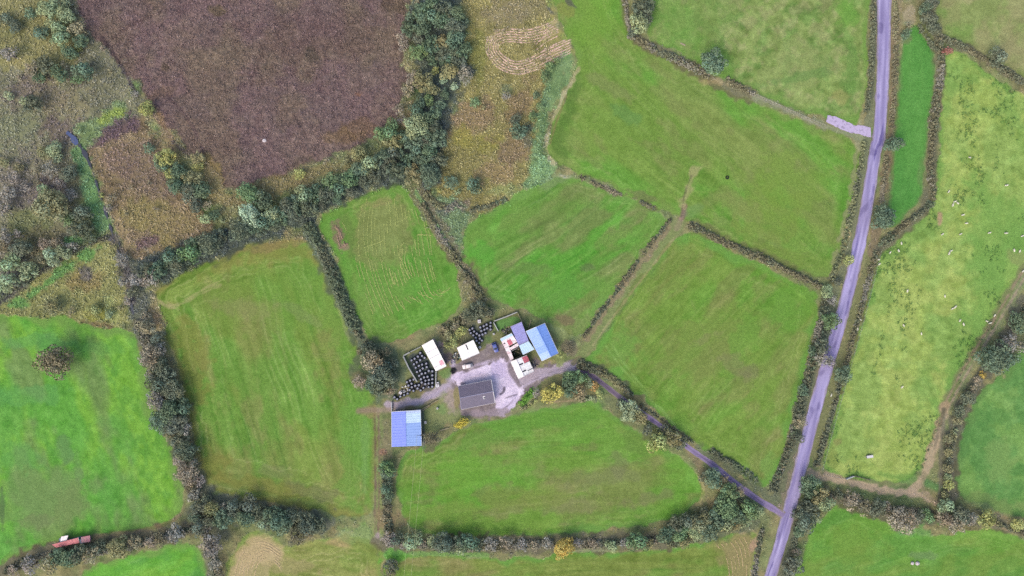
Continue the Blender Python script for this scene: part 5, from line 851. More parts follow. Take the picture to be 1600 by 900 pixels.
def slate_courses(side):                             # courses of slates, each lapping the one below
    a, bb, c, d = h.slope(side); n = (bb - a).cross(d - a).normalized(); n = -n if n.z < 0 else n; vs = []; fs = []; N = 22
    for i in range(N):
        u0, u1 = i / N, (i + 1.12) / N
        k = 30
        for j in range(k):
            t0, t1 = (j + (i % 2) * .5) / k, (j + 1 + (i % 2) * .5) / k - .004; t0, t1 = min(t0, 1), min(t1, 1)
            if t1 - t0 < .005: continue
            z = n * random.uniform(0, .02); u1b = min(u1, 1.0); q = [a.lerp(bb, t0).lerp(d.lerp(c, t0), u0) + n * .075 + z, a.lerp(bb, t1).lerp(d.lerp(c, t1), u0) + n * .075 + z, a.lerp(bb, t1).lerp(d.lerp(c, t1), u1b) + n * .035 + z, a.lerp(bb, t0).lerp(d.lerp(c, t0), u1b) + n * .035 + z]
            B = len(vs); vs += [v - h.o for v in q] + [q[0] - h.o - n * .04, q[1] - h.o - n * .04]; fs += [(B, B + 1, B + 2, B + 3), (B, B + 4, B + 5, B + 1)]
    o = pyobj('slate', vs, fs, R_slate, h.root); o['kind'] = 'stuff'
    if o.data.polygons[0].normal.z < 0: o.data.flip_normals()
for sd in (0, 1): h.roof(sd, R_slate, 'roof_deck', rib=0., pitch=3); slate_courses(sd)
h.ridge(M_lead, .3); h.gutter(0); h.gutter(1); h.barge(0, M_lead, .2); h.barge(1, M_trim, .22)
for i in (0, 2):
    for t in (.1, .22, .58, .82):
        h.opening(i, t, t + .08, .9, 2.1, M_glass, 'window')
    h.opening(i, .38, .45, 0, 2.1, M_dark, 'door')
f = h.slot(0, (.675, .735), (.52, .78), M_trim, 'rooflight', .1); a_, b_, c_, d_ = h.slope(0)
g = h.slot(0, (.693, .735), (.56, .70), M_glass, 'pane', .14)
s1 = Building('mauve_shed', 'mauve-roofed shed behind the rusty white shed', 'shed', (797.5, 510.5), (810.5, 539.5), (826, 532.5), (815, 502.8), 3.6, 4.4, M_tin, mono=True)
s1.roof(0, R_mauve, t=(0, .5)); s1.roof(0, R_mauve, t=(.5, 1)); s1.barge(0, M_lead); s1.barge(1, M_lead); s1.opening(2, .3, .6, 0, 3.0, M_dark, 'doorway')
s2 = Building('rusty_shed', 'rust-streaked white shed with a red roof patch around the ruined court', 'shed', (781.5, 529.5), (788.7, 544), (808, 534.2), (799.5, 520.6), 3.0, 3.5, M_block, mono=True)
s2.roof(0, R_white2, t=(.27, 1)); s2.roof(0, R_pale, 'roof_sheet', t=(0, .27), label='pale blue roof strip'); s2.roof(0, R_red, 'red_sheet', t=(.45, .98), u=(.36, .68), label='red roof patch', lift=.05); s2.roof(0, M_dark, 'roof_slot', t=(.52, .62), u=(.08, .2), lift=.05); s2.barge(0, M_trim)
ORG = s2.o
wing = [V3((788.9, 544.4), 3.0), V3((797.4, 562.6), 3.0), V3((802.3, 560.2), 3.2), V3((797.2, 548.0), 3.2), V3((796.5, 540.8), 3.2)]
sheet(wing[0], wing[1], wing[2], V3((795.6, 541.2), 3.2), R_white2, 'roof_sheet', s2.root); sheet(V3((796.4, 543.4), 3.12), V3((798.2, 547.0), 3.12), V3((810.6, 540.4), 3.42), V3((808.6, 535.9), 3.42), R_white2, 'roof_sheet', s2.root)
m = MB(); w0 = [V3((789.4, 545), 0), V3((797.4, 561.8), 0), V3((801.6, 559.8), 0), V3((797.6, 548.6), 0), V3((810, 541.4), 0)]
for p, q in zip(w0[:-1], w0[1:]): m.bar(p - s2.o + Vector((0, 0, 1.35)), q - s2.o + Vector((0, 0, 1.35)), .3, 2.9)
m.obj('wing_wall', M_block, s2.root)
s3 = Building('lean_to', 'pale blue lean-to roof joining the mauve shed and the big blue barn', 'shed', (817, 554), (835, 545.5), (826, 533), (811, 540), 3.1, 3.9, M_block, mono=True)
s3.roof(0, R_pale, t=(0, .55)); s3.roof(0, R_pale, t=(.55, 1)); s3.gutter(0)
m = MB(); ct = [(797.8, 548.2), (803.4, 560), (816, 553.6), (810.8, 541.2)]    # the roofless court: broken walls and rubble
for i in range(4): m.bar(V3(ct[i], 0) + Vector((0, 0, .9)), V3(ct[(i + 1) % 4], 0) + Vector((0, 0, .9)), .35, 1.9 + .3 * (i % 2))
co = empty('ruined_shed', V3((806.5, 551), 0)); tag(co, 'dark roofless ruined shed between rusty white roofs', 'ruin'); o = m.obj('wall', mat('mossy_wall', alb((70, 72, 58)), noise=[(2, .3)]), co); o.location = -co.location
fl = MB(); fl.add([V3(p, .13) for p in ((798.6, 548.4), (803.8, 559), (815.2, 553.2), (810.4, 542))], [(0, 3, 2, 1)]); o = fl.obj('earth_floor', mat('mossy_earth', alb((52, 62, 42)), noise=[(1.5, .4)]), co); o.location = -co.location
if o.data.polygons[0].normal.z < 0: o.data.flip_normals()
r_ = random.Random(5)
for i in range(14):
    t, u = r_.uniform(.1, .9), r_.uniform(.1, .9); p = V3(np.array(ct[0]) * (1 - t) * (1 - u) + np.array(ct[1]) * t * (1 - u) + np.array(ct[2]) * t * u + np.array(ct[3]) * (1 - t) * u, .2) - co.location
    m = MB(); m.box((p.x, p.y, p.z), (r_.uniform(.2, .9), r_.uniform(.12, .3), r_.uniform(.1, .3)), r_.uniform(0, 3)); m.obj('rubble', M_block if i % 3 else M_wood, co)
bn = Building('blue_barn', 'largest blue barn with a two-tone gable roof at the right of the yard', 'barn', (822, 517.6), (847, 564), (872.4, 552), (851, 505), 4.6, 6.2, M_tin, ridge=.55)
bn.roof(0, R_sky, t=(0, .58)); bn.roof(0, roofmat('mid_blue_roof', (138, 168, 240)), t=(.58, .80)); bn.roof(0, roofmat('faded_blue_roof', (168, 192, 242)), t=(.80, 1), label='paler faded blue roof sheet')
bn.roof(1, R_blue, t=(0, .34)); bn.roof(1, R_blue, t=(.34, .67)); bn.roof(1, R_blue, t=(.67, 1)); bn.ridge(R_blue, .3); bn.gutter(0, M_steel); bn.gutter(1, M_steel); bn.barge(0, M_steel); bn.barge(1, M_steel); bn.opening(1, .2, .75, 0, 3.9, M_dark, 'doorway')
ws = Building('gabled_shed', 'white gabled shed with red roof patch and dark roof slots, lowest right', 'shed', (797.8, 565.4), (810, 592), (834.4, 580), (823, 555), 2.9, 3.8, M_render, ridge=.37)
ws.roof(0, R_white, t=(0, 1)); ws.roof(1, R_white, t=(0, .38), u=(.5, 1)); ws.roof(1, R_red, 'red_sheet', t=(0, .36), u=(0, .5), label='red roof patch'); ws.roof(1, R_white, t=(.38, 1)); ws.ridge(M_lead, .2)
for t, u in (((.30, .37), (.62, .98)), ((.72, .79), (.62, .98)), ((.80, .84), (.02, .5))): ws.slot(1, t, u, M_dark, 'roof_slot', .03)
ws.barge(0, M_trim); ws.barge(1, M_trim); ws.opening(0, .3, .4, 0, 2.1, M_dark, 'door'); ws.opening(0, .55, .65, 1, 2, M_glass, 'window'); ws.opening(0, .8, .9, 1, 2, M_glass, 'window')
lb = Building('lower_barn', 'periwinkle-blue gabled barn with one pale roof corner, below the bale yard', 'barn', (611.8, 643.5), (612.2, 698.3), (658.5, 696.5), (656.8, 640.5), 4.2, 5.4, M_tin, ridge=.48)
lb.roof(0, R_peri, t=(0, .34)); lb.roof(0, R_peri, t=(.34, .67)); lb.roof(0, R_peri, t=(.67, 1)); lb.roof(1, R_clear, 'clear_sheet', t=(.075, .345), label='very pale blue roof sheet'); lb.roof(1, roofmat('frosted_roof', (196, 210, 248)), 'clear_sheet', t=(0, .075), label='white roof strip'); lb.roof(1, R_sky, t=(.345, .67)); lb.roof(1, R_sky, t=(.67, 1))
lb.ridge(R_peri, .25); lb.gutter(0, M_steel); lb.gutter(1, M_steel); lb.barge(0, M_steel); lb.opening(3, .15, .7, 0, 3.4, M_dark, 'doorway')
rs = Building('red_shed', 'long red tin shed with a white annex on the bottom left hedge', 'shed', (88, 855.6), (124.4, 848), (122.6, 840), (81, 851), 2.3, 3.0, M_tin, mono=True)
R_fade = roofmat('faded_red_tin', (212, 128, 136), (190, 112, 120), .5, .1)
for t_ in ((0, .33), (.33, .68), (.68, 1)): rs.roof(0, R_fade, t=t_); rs.gutter(0); rs.barge(1, M_trim)
ORG = rs.o; sheet(V3((94, 847), 2.5), V3((104, 844.4), 2.5), V3((106.5, 836.5), 2.9), V3((95.5, 838.5), 2.9), R_white2, 'white_annex_roof', rs.root, 'white annex roof'); sheet(V3((127, 848.2), 2.4), V3((141, 846.8), 2.4), V3((140.5, 836.8), 2.8), V3((126.5, 839.2), 2.8), roofmat('dull_red_tin', (186, 116, 130), (150, 120, 130), .5, .1), 'dull_red_roof', rs.root, 'duller red end roof')
m = MB()
for x0_, y0_, x1_, y1_ in ((95.5, 839, 103.8, 844), (128, 839.8, 139.6, 846.4)):
    p = V3(((x0_ + x1_) / 2, (y0_ + y1_) / 2), 1.15) - rs.o; m.box((p.x, p.y, 1.15), (abs(x1_ - x0_) * PX, abs(y1_ - y0_) * PX, 2.3), .22)
m.obj('annex_wall', M_tin, rs.root)

# ------------------------------------------------------------------ yard walls, gates, fences
def wall(pts, w, h, mt, label, name='yard_wall', cat='wall'):
    r = empty(name, V3(pts[0], 0)); tag(r, label, cat)
    for p, q in zip(pts[:-1], pts[1:]):
        m = MB(); m.bar(V3(p, 0) - r.location + Vector((0, 0, h / 2)), V3(q, 0) - r.location + Vector((0, 0, h / 2)), w, h); m.obj('wall_panel', mt, r)
        m = MB(); m.bar(V3(p, 0) - r.location + Vector((0, 0, h + .04)), V3(q, 0) - r.location + Vector((0, 0, h + .04)), w + .12, .08); m.obj('coping', M_cop, r)
M_cop = mat('wall_coping', alb((176, 176, 178)), noise=[(2, .1)])
wall([(631, 556), (640, 575), (652.4, 595.6)], .34, 1.6, M_block, 'pale grey wall along the left side of the bale yard')
wall([(631.4, 555), (641, 550)], .34, 1.5, M_block, 'short pale grey wall at the top left corner of bale yard')
wall([(641.6, 549.6), (658, 541.4)], .16, 1.2, M_block, 'thin dark wall along the top of the bale yard')
wall([(772, 501.6), (790, 495), (808, 487.6)], .3, 1.1, mat('mossy_stone', alb((112, 108, 84)), noise=[(2, .2)]), 'mossy wall along the top of the small green garden', cat='wall')
def railfence(p, q, label, rails, mt, name='gate', cat='gate', h=1.2, posts=2, w=.09):
    a, b_ = V3(p, 0), V3(q, 0); r = empty(name, a); tag(r, label, cat); L = (b_ - a).length; n = max(2, posts)
    for i in range(n): m = MB(); c = (b_ - a) * (i / (n - 1)); m.box((c.x, c.y, h / 2 + .05), (w + .05, w + .05, h + .1)); m.obj('post', mt, r)
    for k in range(rails): m = MB(); z = h * (k + .6) / rails; m.bar(Vector((0, 0, z)), (b_ - a) + Vector((0, 0, z)), w, .09); m.obj('rail', mt, r)
    if name == 'gate': m = MB(); m.bar(Vector((0, 0, .2)), (b_ - a) + Vector((0, 0, h)), .07, .07); m.obj('brace', mt, r)
    return r
railfence((681.8, 580.6), (681, 606), 'pale steel gate at the right end of bale yard', 5, M_steel, w=.2)
railfence((612.6, 627.8), (612.6, 642.6), 'white gate above the left corner of the periwinkle barn', 5, M_steel, w=.22)
railfence((771.4, 504), (778.4, 516.6), 'pale gate at the left end of the small green garden', 4, M_steel, w=.24)
railfence((808.6, 488.2), (816, 503), 'wooden fence at the right side of the small green garden', 3, M_wood, 'wooden_fence', 'fence', posts=4, w=.16)
railfence((829.4, 500.6), (826, 512.4), 'pale gate in the gap above the big blue barn', 4, M_wood, w=.2)
railfence((658, 640), (684, 624.6), 'upper rail fence curving above the grass by periwinkle barn', 3, M_wood, 'wooden_fence', 'fence', posts=5, w=.16)
railfence((661, 641), (672, 633.4), 'lower short rail fence beside the periwinkle barn corner', 2, M_wood, 'wooden_fence', 'fence', posts=3, w=.14)
railfence((688.6, 671.8), (701, 668.6), 'pale rail left of the yellow flowering bushes', 2, M_wood, 'wooden_fence', 'fence', posts=2, w=.2)
railfence((1321.4, 747.6), (1332, 743.4), 'pale steel gate where the muddy track meets the sheep pasture', 5, M_steel, w=.26)
railfence((1332.6, 742.6), (1357.5, 749), 'dark rail fence right of the gate on the muddy track', 3, mat('dark_fence_wood', alb((116, 112, 104))), 'wooden_fence', 'fence', posts=5, w=.16)
railfence((716, 414), (724, 423.6), 'pale gate in the brown hedge right of striped meadow', 4, M_wood, w=.22)
def postfence(pts, label, n):
    p = smooth_poly(pts, 2, False); s = np.r_[0, np.cumsum(np.linalg.norm(np.diff(p, axis=0), axis=1))]; t = np.linspace(0, s[-1], n); q = [V3((np.interp(k, s, p[:, 0]), np.interp(k, s, p[:, 1])), 0) for k in t]; r = empty('wire_fence', q[0]); tag(r, label, 'fence')
    pm = MB(); pm.box((0, 0, .6), (.12, .12, 1.3)); pme = pm.mesh('post', M_wood)
    for v in q: o = mobj('post', pme, r); o.location = v - r.location
    for z in (.4, .75, 1.1):
        m = MB(); m.tube([v - r.location + Vector((0, 0, z)) for v in q], [.012] * len(q), 4); m.obj('wire', M_steel, r)
postfence([(1180, 148), (1230, 171), (1290, 197)], 'post and wire fence from short brown hedge to the concrete pad', 34)
postfence([(1376, 392), (1352, 488), (1330, 566), (1300, 672), (1284, 735)], 'post and wire fence along the left side of the sheep pasture', 60)
postfence([(1284, 740), (1320, 748)], 'short post and wire fence at the lower left of the sheep pasture', 10)
postfence([(1006, 575), (1060, 618)], 'unused', 2) if False else None

# ------------------------------------------------------------------ silage bales
M_wrap = mat('black_bale_wrap', alb((26, 26, 44)), rough=.5, spec=.25, bump=(5, .4, .03)); M_sheen = mat('painted_sky_sheen', alb((150, 152, 172)), rough=.4, spec=.5, noise=[(2.5, .22)], bump=(5, .4, .03))
bw = MB(); bw.lathe([(.48, 0), (.60, .05), (.655, .16), (.66, .45), (.665, .75), (.655, 1.02), (.62, 1.12), (.54, 1.18)], 22); bale_me = bw.mesh('silage_bale', M_wrap, True)
bt = MB(); bt.lathe([(.40, 1.172), (.37, 1.20), (.3, 1.205), (.12, 1.195)], 18); sheen_me = bt.mesh('sheen_disc', M_sheen, True)  # grey disc paints the sky's gloss onto the top of the black wrap
def bale(x, y, label, group):
    o = mobj('silage_bale', bale_me); o.location = Wp(x, y, 1.1); o.location.z = random.uniform(-.04, .02) ; o.rotation_euler = (0, 0, random.uniform(0, 6)); k = random.uniform(.93, 1.05); o.scale = (k, k * random.uniform(.94, 1.04), random.uniform(.94, 1.05)); tag(o, label, 'bale', group)
    e = mobj('sheen_disc', sheen_me, o); return o
YB = [(656.5, 551.5), (659.5, 556), (653, 557), (663.5, 559), (647.8, 560.3), (643, 563), (656.5, 562.5), (651.2, 565.8), (646.8, 569), (666, 568), (659.5, 569.5), (654.5, 571.5), (649.5, 574.5), (666.8, 573.5), (660.6, 575.5), (656.5, 578.8), (670, 579.5), (651.5, 581), (664.7, 582.8), (659, 584), (655, 587), (668, 588.5), (662.6, 589.5), (670.2, 593.6), (657.8, 592.4), (664.8, 594.6)]
rowsb = {}
for x, y in YB:
    c = x * .88 - y * .475; k = 0 if c < 300.5 else 1 if c < 306.2 else 2 if c < 312.5 else 3; rowsb.setdefault(k, []).append((x, y))
RN = ['row beside the yard wall', 'second row from the yard wall', 'third row from the yard wall', 'row nearest the long white shed']
for k, L in rowsb.items():
    for i, (x, y) in enumerate(sorted(L, key=lambda p: p[1])): bale(x, y, 'black wrapped bale, ' + ORD[i] + ' from the top of the ' + RN[k], 'silage bales in the walled yard')
for i, y in enumerate((580, 586.3, 592.2, 598.2, 604.2)): bale(675.5, y, 'black wrapped bale, ' + ORD[i] + ' from the top of the column beside the steel gate', 'silage bales in the walled yard')
for i, (x, y) in enumerate(((669.8, 599), (669.7, 605))): bale(x, y, 'black wrapped bale, ' + ('upper' if i == 0 else 'lower') + ' of two just left of the column beside the steel gate', 'silage bales in the walled yard')
LB = [(616.2, 620.6), (620.6, 623.6), (625.5, 619.4), (631.5, 617.2), (637, 614.8), (640, 609.4), (646, 610.6), (643.5, 605.0), (648.8, 602.6), (643, 599.4), (635.8, 597), (638.2, 602.4), (640.8, 594.4), (646.2, 593), (654.5, 601.6), (658.9, 597.6), (664.5, 600), (661.6, 606), (657.2, 610), (652.4, 607)]
for i, (x, y) in enumerate(sorted(LB)):
    n = ORD[i] if i < 15 else ORD[len(LB) - 1 - i]; bale(x, y, 'black wrapped bale, ' + n + (' from the left' if i < 15 else ' from the right') + ' in the cluster along the track', 'silage bales spilling along the track')
NB = {'outer left row': [(733.5, 515.5), (735.4, 520.4), (739.5, 524), (743.4, 527.6), (744.6, 532.4), (748.6, 535.8)], 'second left row': [(738.2, 513), (740.8, 517.8), (745, 521.2), (749, 524), (749.8, 529), (753, 532)], 'foot row': [(750.5, 511.5), (752.2, 517), (754, 522.6)], 'middle right row': [(755.8, 509.4), (757, 515), (758.6, 520.4)], 'second right row': [(760.3, 507), (761.2, 513)], 'outer right row': [(766.5, 504.2), (766.2, 509.4), (766.5, 514.8)]}
for nm, L in NB.items():
    for i, (x, y) in enumerate(L): bale(x, y, 'black wrapped bale, ' + ORD[i] + ' from the top of the ' + nm + ' of V-shaped stack', 'silage bales stacked in a V')

# ------------------------------------------------------------------ vehicles
def car(x, y, ang, L, Wd, H, paint, label, name, van=False, glass=None):
    root = empty(name, Wp(x, y, .7), ang); root.location.z = 0; tag(root, label, 'car')
    def loft(secs, mt, nm, par):                     # (x, half width, z low, z high) sections with rounded corners
        vs = []; fs = []; K = 12
        for sx, hw, z0, z1 in secs:
            for k in range(K):
                a = 2 * math.pi * (k + .5) / K; c, s_ = math.cos(a), math.sin(a); e = .38
                vs.append((sx, hw * math.copysign(abs(c) ** e, c), (z0 + z1) / 2 + (z1 - z0) / 2 * math.copysign(abs(s_) ** e, s_)))
        for i in range(len(secs) - 1):
            for k in range(K): fs.append((i * K + k, i * K + (k + 1) % K, (i + 1) * K + (k + 1) % K, (i + 1) * K + k))
        fs.append(tuple(range(K))); fs.append(tuple((len(secs) - 1) * K + k for k in reversed(range(K))))
        o = pyobj(nm, vs, fs, mt, par, True); bm = bmesh.new(); bm.from_mesh(o.data); bmesh.ops.recalc_face_normals(bm, faces=bm.faces); bm.to_mesh(o.data); bm.free(); return o
    h = L / 2; w = Wd / 2
    body = loft([(-h, w * .72, .35, .72), (-h + .08, w * .92, .25, .85), (-h + .5, w, .22, .92), (0, w, .22, .93), (h - 1.1, w, .22, .92), (h - .35, w * .96, .22, .82), (h - .06, w * .84, .25, .72), (h, w * .7, .35, .62)], paint, 'body', root)
    cb = [(-h + .25, w * .78, .85, 1.0), (-h + .6, w * .84, .85, H - .1), (-h + 1.0, w * .84, .85, H - .02), (0, w * .85, .85, H), (h - (1.9 if not van else 1.5), w * .82, .85, H - .06), (h - 1.1, w * .8, .85, .96)]
    loft(cb, glass or M_glass, 'glasshouse', root); rf = [(a, b_ * .93, z1 - .05, z1 + .025) for a, b_, z0, z1 in cb[1:5]]; loft(rf, paint, 'roof', root)
    for sy in (-1, 1):
        m = MB(); m.bar((h - 1.12, sy * w * .76, .93), (h - 1.9, sy * w * .76, H - .05), .1, .06); m.obj('pillar', paint, root); m = MB(); m.box((h - 1.25, sy * (w + .08), .98), (.14, .2, .13)); m.obj('mirror', paint, root)
        m = MB(); m.box((h - .12, sy * w * .64, .62), (.16, .3, .13)); m.obj('headlight', M_trim, root); m = MB(); m.box((-h + .07, sy * w * .68, .7), (.1, .22, .16)); m.obj('tail_light', R_red, root)
        for sx in (-h + .75, h - .8):
            m = MB(); m.tube([(sx, sy * (w - .2), .31), (sx, sy * (w - .19), .31), (sx, sy * (w + .0), .31), (sx, sy * (w + .01), .31)], [.27, .31, .31, .27], 14); t = m.obj('wheel', M_tyre, root); m = MB(); m.tube([(sx, sy * (w + .005), .31), (sx, sy * (w + .02), .31)], [.18, .16], 10); m.obj('rim', M_steel, t)
    return root
M_tyre = mat('tyre_rubber', alb((38, 38, 42)), rough=.8)
car(773.7, 542.9, math.radians(-70), 3.95, 1.75, 1.46, mat('blue_car_paint', alb((86, 98, 178)), rough=.3, spec=.6), 'blue parked car between the square shed and rusty white shed', 'parked_car')
car(730.4, 572.2, math.radians(191), 4.05, 1.72, 1.52, mat('white_car_paint', alb((244, 232, 240)), rough=.3, spec=.6), 'white parked car below the square shed', 'parked_car', True, mat('bright_glass', alb((186, 174, 176)), rough=.15, spec=.6))

# ------------------------------------------------------------------ sheep
def sheep_mesh():
    import mathutils
    me = bpy.data.meshes.new('sk'); V = [(0, 0, .62), (.42, 0, .64), (-.42, 0, .62), (.62, 0, .82), (.82, 0, .80), (.34, .16, .5), (.34, .17, .05), (.34, -.16, .5), (.34, -.17, .05), (-.38, .16, .5), (-.38, .17, .05), (-.38, -.16, .5), (-.38, -.17, .05), (-.6, 0, .6), (.66, .14, .86), (.66, -.14, .86)]
    E = [(0, 1), (0, 2), (1, 3), (3, 4), (1, 5), (5, 6), (1, 7), (7, 8), (2, 9), (9, 10), (2, 11), (11, 12), (2, 13), (3, 14), (3, 15)]; Rr = [.31, .27, .29, .13, .07, .1, .04, .1, .04, .11, .04, .11, .04, .1, .035, .035]
    me.from_pydata(V, E, []); o = bpy.data.objects.new('sk', me); COL.objects.link(o); md = o.modifiers.new('s', 'SKIN'); sk = me.skin_vertices[0].data
    for i, r in enumerate(Rr): sk[i].radius = (r, r); sk[i].use_root = i == 0
    sb = o.modifiers.new('d', 'SUBSURF'); sb.levels = sb.render_levels = 1
    dg = bpy.context.evaluated_depsgraph_get(); out = bpy.data.meshes.new_from_object(o.evaluated_get(dg)); bpy.data.objects.remove(o); out.name = 'sheep'; out.materials.clear(); out.materials.append(mat('fleece', alb((226, 222, 210)), rough=1, noise=[(9, .12)], bump=(16, .5, .03))); out.polygons.foreach_set('use_smooth', [True] * len(out.polygons)); return out
SM = sheep_mesh()
SHEEP = [(1516, 246, 170, 'topmost white sheep in the pasture, high among the dark rushes'), (1572.5, 289.5, 10, 'white sheep alone near the top right edge of the sheep pasture'), (1482.5, 299.5, 60, 'white sheep just right of the narrow end of vivid strip hedge'), (1492, 315, 20, 'top white sheep of the tight trio near the reddish bare patch'), (1489, 320.5, 80, 'lower left white sheep of the tight trio near the bare patch'), (1497, 317.5, 150, 'right white sheep of the tight trio near the bare patch'), (1504.5, 335.8, 15, 'upper white sheep of the pair below the tight trio'), (1510, 348.8, 5, 'lower white sheep of the pair below the tight trio'), (1472.5, 366.2, 40, 'white sheep straight below the reddish bare patch'), (1501, 365.8, 30, 'white sheep level with and right of the one below the bare patch'), (1546, 363.8, 20, 'middle white sheep of the line of three reaching the right edge'), (1571.8, 364.2, 0, 'second from right of the white sheep line reaching the right edge'), (1597.5, 368.8, 30, 'white sheep at the right edge ending the line of sheep'), (1408.8, 380.5, 100, 'white sheep close below the dark hedge under the vivid strip'), (1404.5, 392, 120, 'white sheep just below the one under the dark hedge'), (1390.8, 395, 60, 'white sheep right of the start of the brown roadside hedge'), (1372.5, 405.8, 10, 'upper white sheep of the pair against the brown roadside hedge'), (1373.8, 413, 40, 'lower white sheep of the pair against the brown roadside hedge'), (1485.8, 392, 20, 'upper white sheep of a close pair in the middle of the pasture'), (1483, 396.4, 70, 'lower white sheep of a close pair in the middle of the pasture'), (1585, 391.5, 110, 'left white sheep of two beside the worn patch, right edge'), (1593.8, 392.8, 80, 'right white sheep of two beside the worn patch, right edge'), (1598.8, 423.8, 50, 'white sheep at the right edge where the muddy track enters'), (1418, 455, 80, 'white sheep left of the middle band of dark rushes'), (1476.8, 463.2, 100, 'white sheep alone right of the middle band of dark rushes'), (1488.2, 482.5, 40, 'left white sheep of a touching pair above the track'), (1492.5, 480, 50, 'right white sheep of a touching pair above the track'), (1554.2, 493.2, 60, 'white sheep nearest the top of the muddy track ruts'), (1542.5, 502, 160, 'left white sheep of a pair close to the muddy track'), (1547, 505, 20, 'right white sheep of a pair close to the muddy track'), (1500, 501.2, 60, 'upper white sheep of the pair below the touching pair'), (1506, 507.2, 110, 'lower white sheep of the pair below the touching pair'), (1345, 499.5, 140, 'upper white sheep beside the roadside fence'), (1412.5, 508.8, 130, 'white sheep between the two long lines of dark rushes'), (1340, 514.5, 90, 'lower white sheep beside the roadside fence'), (1440, 521.8, 100, 'white sheep below and right of the long rush lines'), (1409.5, 605.2, 50, 'lowest white sheep, alone in the lower pasture'), (1299, 618, 80, 'white sheep against the roadside hedge below the round green tree')]
for x, y, a, lb_ in SHEEP:
    o = mobj('sheep', SM); o.location = Wp(x, y, .6); o.location.z = 0; o.rotation_euler = (0, 0, math.radians(a)); k = random.uniform(.85, 1.02); o.scale = (k, k, k); tag(o, lb_, 'sheep', 'sheep grazing in the pale pasture')

# ------------------------------------------------------------------ small things
def thing(name, label, cat, x, y, rz=0.): return tag(empty(name, V3((x, y), 0), rz), label, cat)
tf = thing('feed_trailer', 'white-lidded feed trailer in the lower sheep pasture', 'trailer', 1357.4, 712.6, math.radians(8))
m = MB(); m.box((0, 0, .95), (2.5, 1.0, .12)); m.obj('lid', M_trim, tf); m = MB(); m.box((0, 0, .6), (2.3, .9, .5)); m.obj('hopper', M_dark, tf); m = MB(); m.bar((-1.2, 0, .4), (-2.0, 0, .35), .08, .08); m.obj('drawbar', M_steel, tf)
for sy in (-.5, .5): m = MB(); m.tube([(.2, sy - .07, .28), (.2, sy + .07, .28)], [.28, .28], 12); m.obj('wheel', M_tyre, tf)
m = MB(); mm = 18; vs = []; fs = []
for i in range(mm):
    A = 2 * math.pi * i / mm
    for k in range(8): Bq = 2 * math.pi * k / 8; rr = .5 + .22 * math.cos(Bq); vs.append((rr * math.cos(A), rr * math.sin(A), .24 + .24 * math.sin(Bq)))
    for k in range(8): fs.append((i * 8 + k, i * 8 + (k + 1) % 8, ((i + 1) % mm) * 8 + (k + 1) % 8, ((i + 1) % mm) * 8 + k))
o = pyobj('tyre', vs, fs, M_tyre, None, True); o.location = V3((1136, 277.5), 0); tag(o, 'black tractor tyre lying in the top meadow', 'tyre')
def tote(x, y, s_, label, rz=.3):
    t = thing('water_tank', label, 'tank', x, y, rz); m = MB(); m.box((0, 0, .62), (1.0 * s_, 1.1 * s_, .95)); b_ = m.obj('tank', M_trim, t); m = MB(); m.lathe([(.14, 1.09), (.14, 1.15), (.1, 1.17)], 12); m.obj('cap', M_dark, b_); m = MB(); m.box((0, 0, .07), (1.1 * s_, 1.2 * s_, .12)); m.obj('pallet', M_wood, t); m = MB()
    for sx in (-1, 1):
        for sy in (-1, 1): m.box((sx * .52 * s_, sy * .57 * s_, .6), (.04, .04, 1.05))
    m.obj('cage', M_steel, t)
tote(684, 602, 1.25, 'white water tank right of the bale yard gate'); tote(684.4, 598.4, .8, 'small white tank just above the larger tank by the gate'); tote(749, 502, 1.2, 'white tank on the grass above the V-shaped bale stack', .1); tote(750, 542.4, .8, 'small white tank at the right corner of square shed', .6); tote(626.2, 613.2, 1.0, 'white tank among the bales along the track', 1.0); tote(665, 659.4, .8, 'small white tank against the right wall of periwinkle barn', .2); tote(771.6, 521.6, .6, 'tiny white tank below the pale garden gate', .4); tote(683.8, 637.6, .6, 'tiny white tank on the grass left of the farmhouse', .4)
def heap(x, y, r, n, label, mats, seed, name='scrap_pile'):
    t = thing(name, label, 'scrap pile', x, y); q = random.Random(seed)
    for i in range(n):
        m = MB(); a = q.uniform(0, 6.28); d = r * math.sqrt(q.random()); L = q.uniform(.3, 1.3); z = q.uniform(.1, .6)
        m.box((d * math.cos(a), d * math.sin(a), z), (L, q.uniform(.12, .5), q.uniform(.08, .35)), q.uniform(0, 3.1), Matrix.Rotation(q.uniform(-.35, .35), 3, 'Y')); m.obj(q.choice(('plank', 'metal_sheet', 'crate')), q.choice(mats), t)
M_scrap = [M_wood, M_steel, M_block, M_tyre, M_dark, mat('faded_green_paint', alb((128, 152, 146)))]
heap(713, 557, 1.7, 34, 'jumbled scrap pile left of the square white shed', M_scrap, 1); heap(790.5, 515.5, 1.5, 26, 'pile of scrap in the corner left of the mauve shed', [M_dark, M_tyre, M_wood, M_block], 2); heap(632.5, 608, 1.3, 14, 'grey pile of sheeting left of the bales on the track', [M_block, M_steel], 3); heap(707.8, 579.8, 1.1, 14, 'dark scrap pile at the left corner of the concrete yard', [M_dark, M_tyre], 4); heap(835, 569, 1.3, 12, 'brown scrap pile between gabled white shed and big barn', [M_wood, M_dark, M_block], 6); heap(690, 541, 1.2, 14, 'pinkish pile of boards right of the long white shed', [mat('pinkish_board', alb((184, 160, 164))), M_wood], 7); heap(706, 566, 1.2, 12, 'pale pile of slabs at the lower end of long white shed', [mat('pale_slab', alb((176, 160, 192))), M_steel, M_wood], 8)
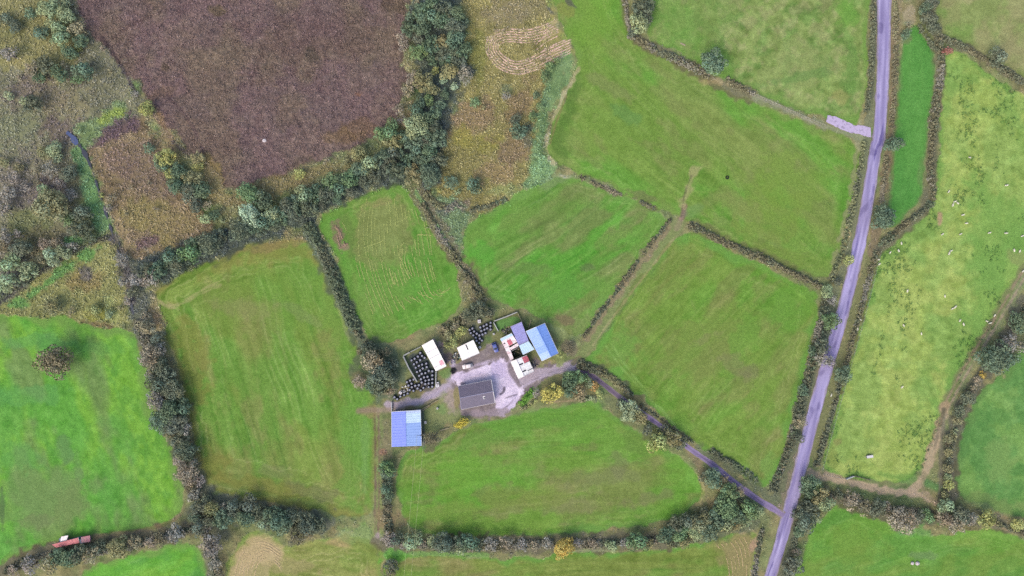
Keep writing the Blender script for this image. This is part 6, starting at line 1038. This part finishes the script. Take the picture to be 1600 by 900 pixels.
def pole_item(x0_, y0_, x1_, y1_, label, name, mt, w): a, b_ = V3((x0_, y0_), 0), V3((x1_, y1_), 0); m = MB(); m.bar(Vector((0, 0, .15)), b_ - a + Vector((0, 0, .2)), w, .18); o = m.obj(name, mt); o.location = a; tag(o, label, name)
pole_item(1063, 67.6, 1070.5, 71.2, 'pale log lying in the upper pasture', 'log', M_wood, .55); pole_item(628, 639.4, 633.4, 638.8, 'pale plank above the periwinkle barn', 'plank', M_wood, .4)
def stone(x, y, r, label, mt, seed):
    bm = bmesh.new(); bmesh.ops.create_icosphere(bm, subdivisions=2, radius=r); q = random.Random(seed)
    for v in bm.verts: v.co *= q.uniform(.85, 1.12); v.co.z *= .6
    me = bpy.data.meshes.new('boulder'); bm.to_mesh(me); bm.free(); o = mobj('boulder', me, None, mt); o.location = V3((x, y), r * .35); tag(o, label, 'stone')
M_pale = mat('pale_stone', alb((212, 200, 208)), noise=[(3, .12)])
stone(413, 219.5, .85, 'pale round stone on the lower part of the brown heath', M_pale, 1); stone(1425.5, 880, .7, 'left pale stone of two in the bottom right meadow', M_pale, 2); stone(1433.6, 880.5, .8, 'right pale stone of two in the bottom right meadow', M_pale, 3)
# power line: two wires from a pole by the periwinkle barn to a pole below the frame
def pole(x, y, h_, label):
    t = thing('power_pole', label, 'power pole', x, y); m = MB(); m.tube([(0, 0, -.1), (0, 0, h_)], [.15, .11], 10); m.obj('post', M_bark, t); m = MB(); m.bar((-1.5, .1, h_ - .3), (1.5, .1, h_ - .3), .1, .12); m.obj('cross_arm', M_bark, t)
    for sx in (-1.35, 1.35): m = MB(); m.lathe([(.05, h_ - .22), (.07, h_ - .12), (.04, h_ - .02)], 8, (sx, .1, 0)); m.obj('insulator', M_trim, t)
    return t.location
pa = pole(661.5, 674, 8.2, 'wooden power pole beside the right wall of periwinkle barn'); pb = pole(634, 965, 8.2, 'wooden power pole beyond the bottom hedge')
M_wire = mat('power_wire', alb((196, 196, 150)), rough=.4)
for sx, nm in ((-1.35, 'left'), (1.35, 'right')):
    pts = [pa.lerp(pb, i / 16) + Vector((sx, .1, 8.2 - 1.1 * 4 * (i / 16) * (1 - i / 16))) for i in range(17)]; m = MB(); m.tube([p - pts[0] for p in pts], [.035] * 17, 5); o = m.obj('power_line', M_wire); o.location = pts[0]; tag(o, nm + ' of two parallel power wires crossing the south meadow', 'power line', 'wires across the south meadow')
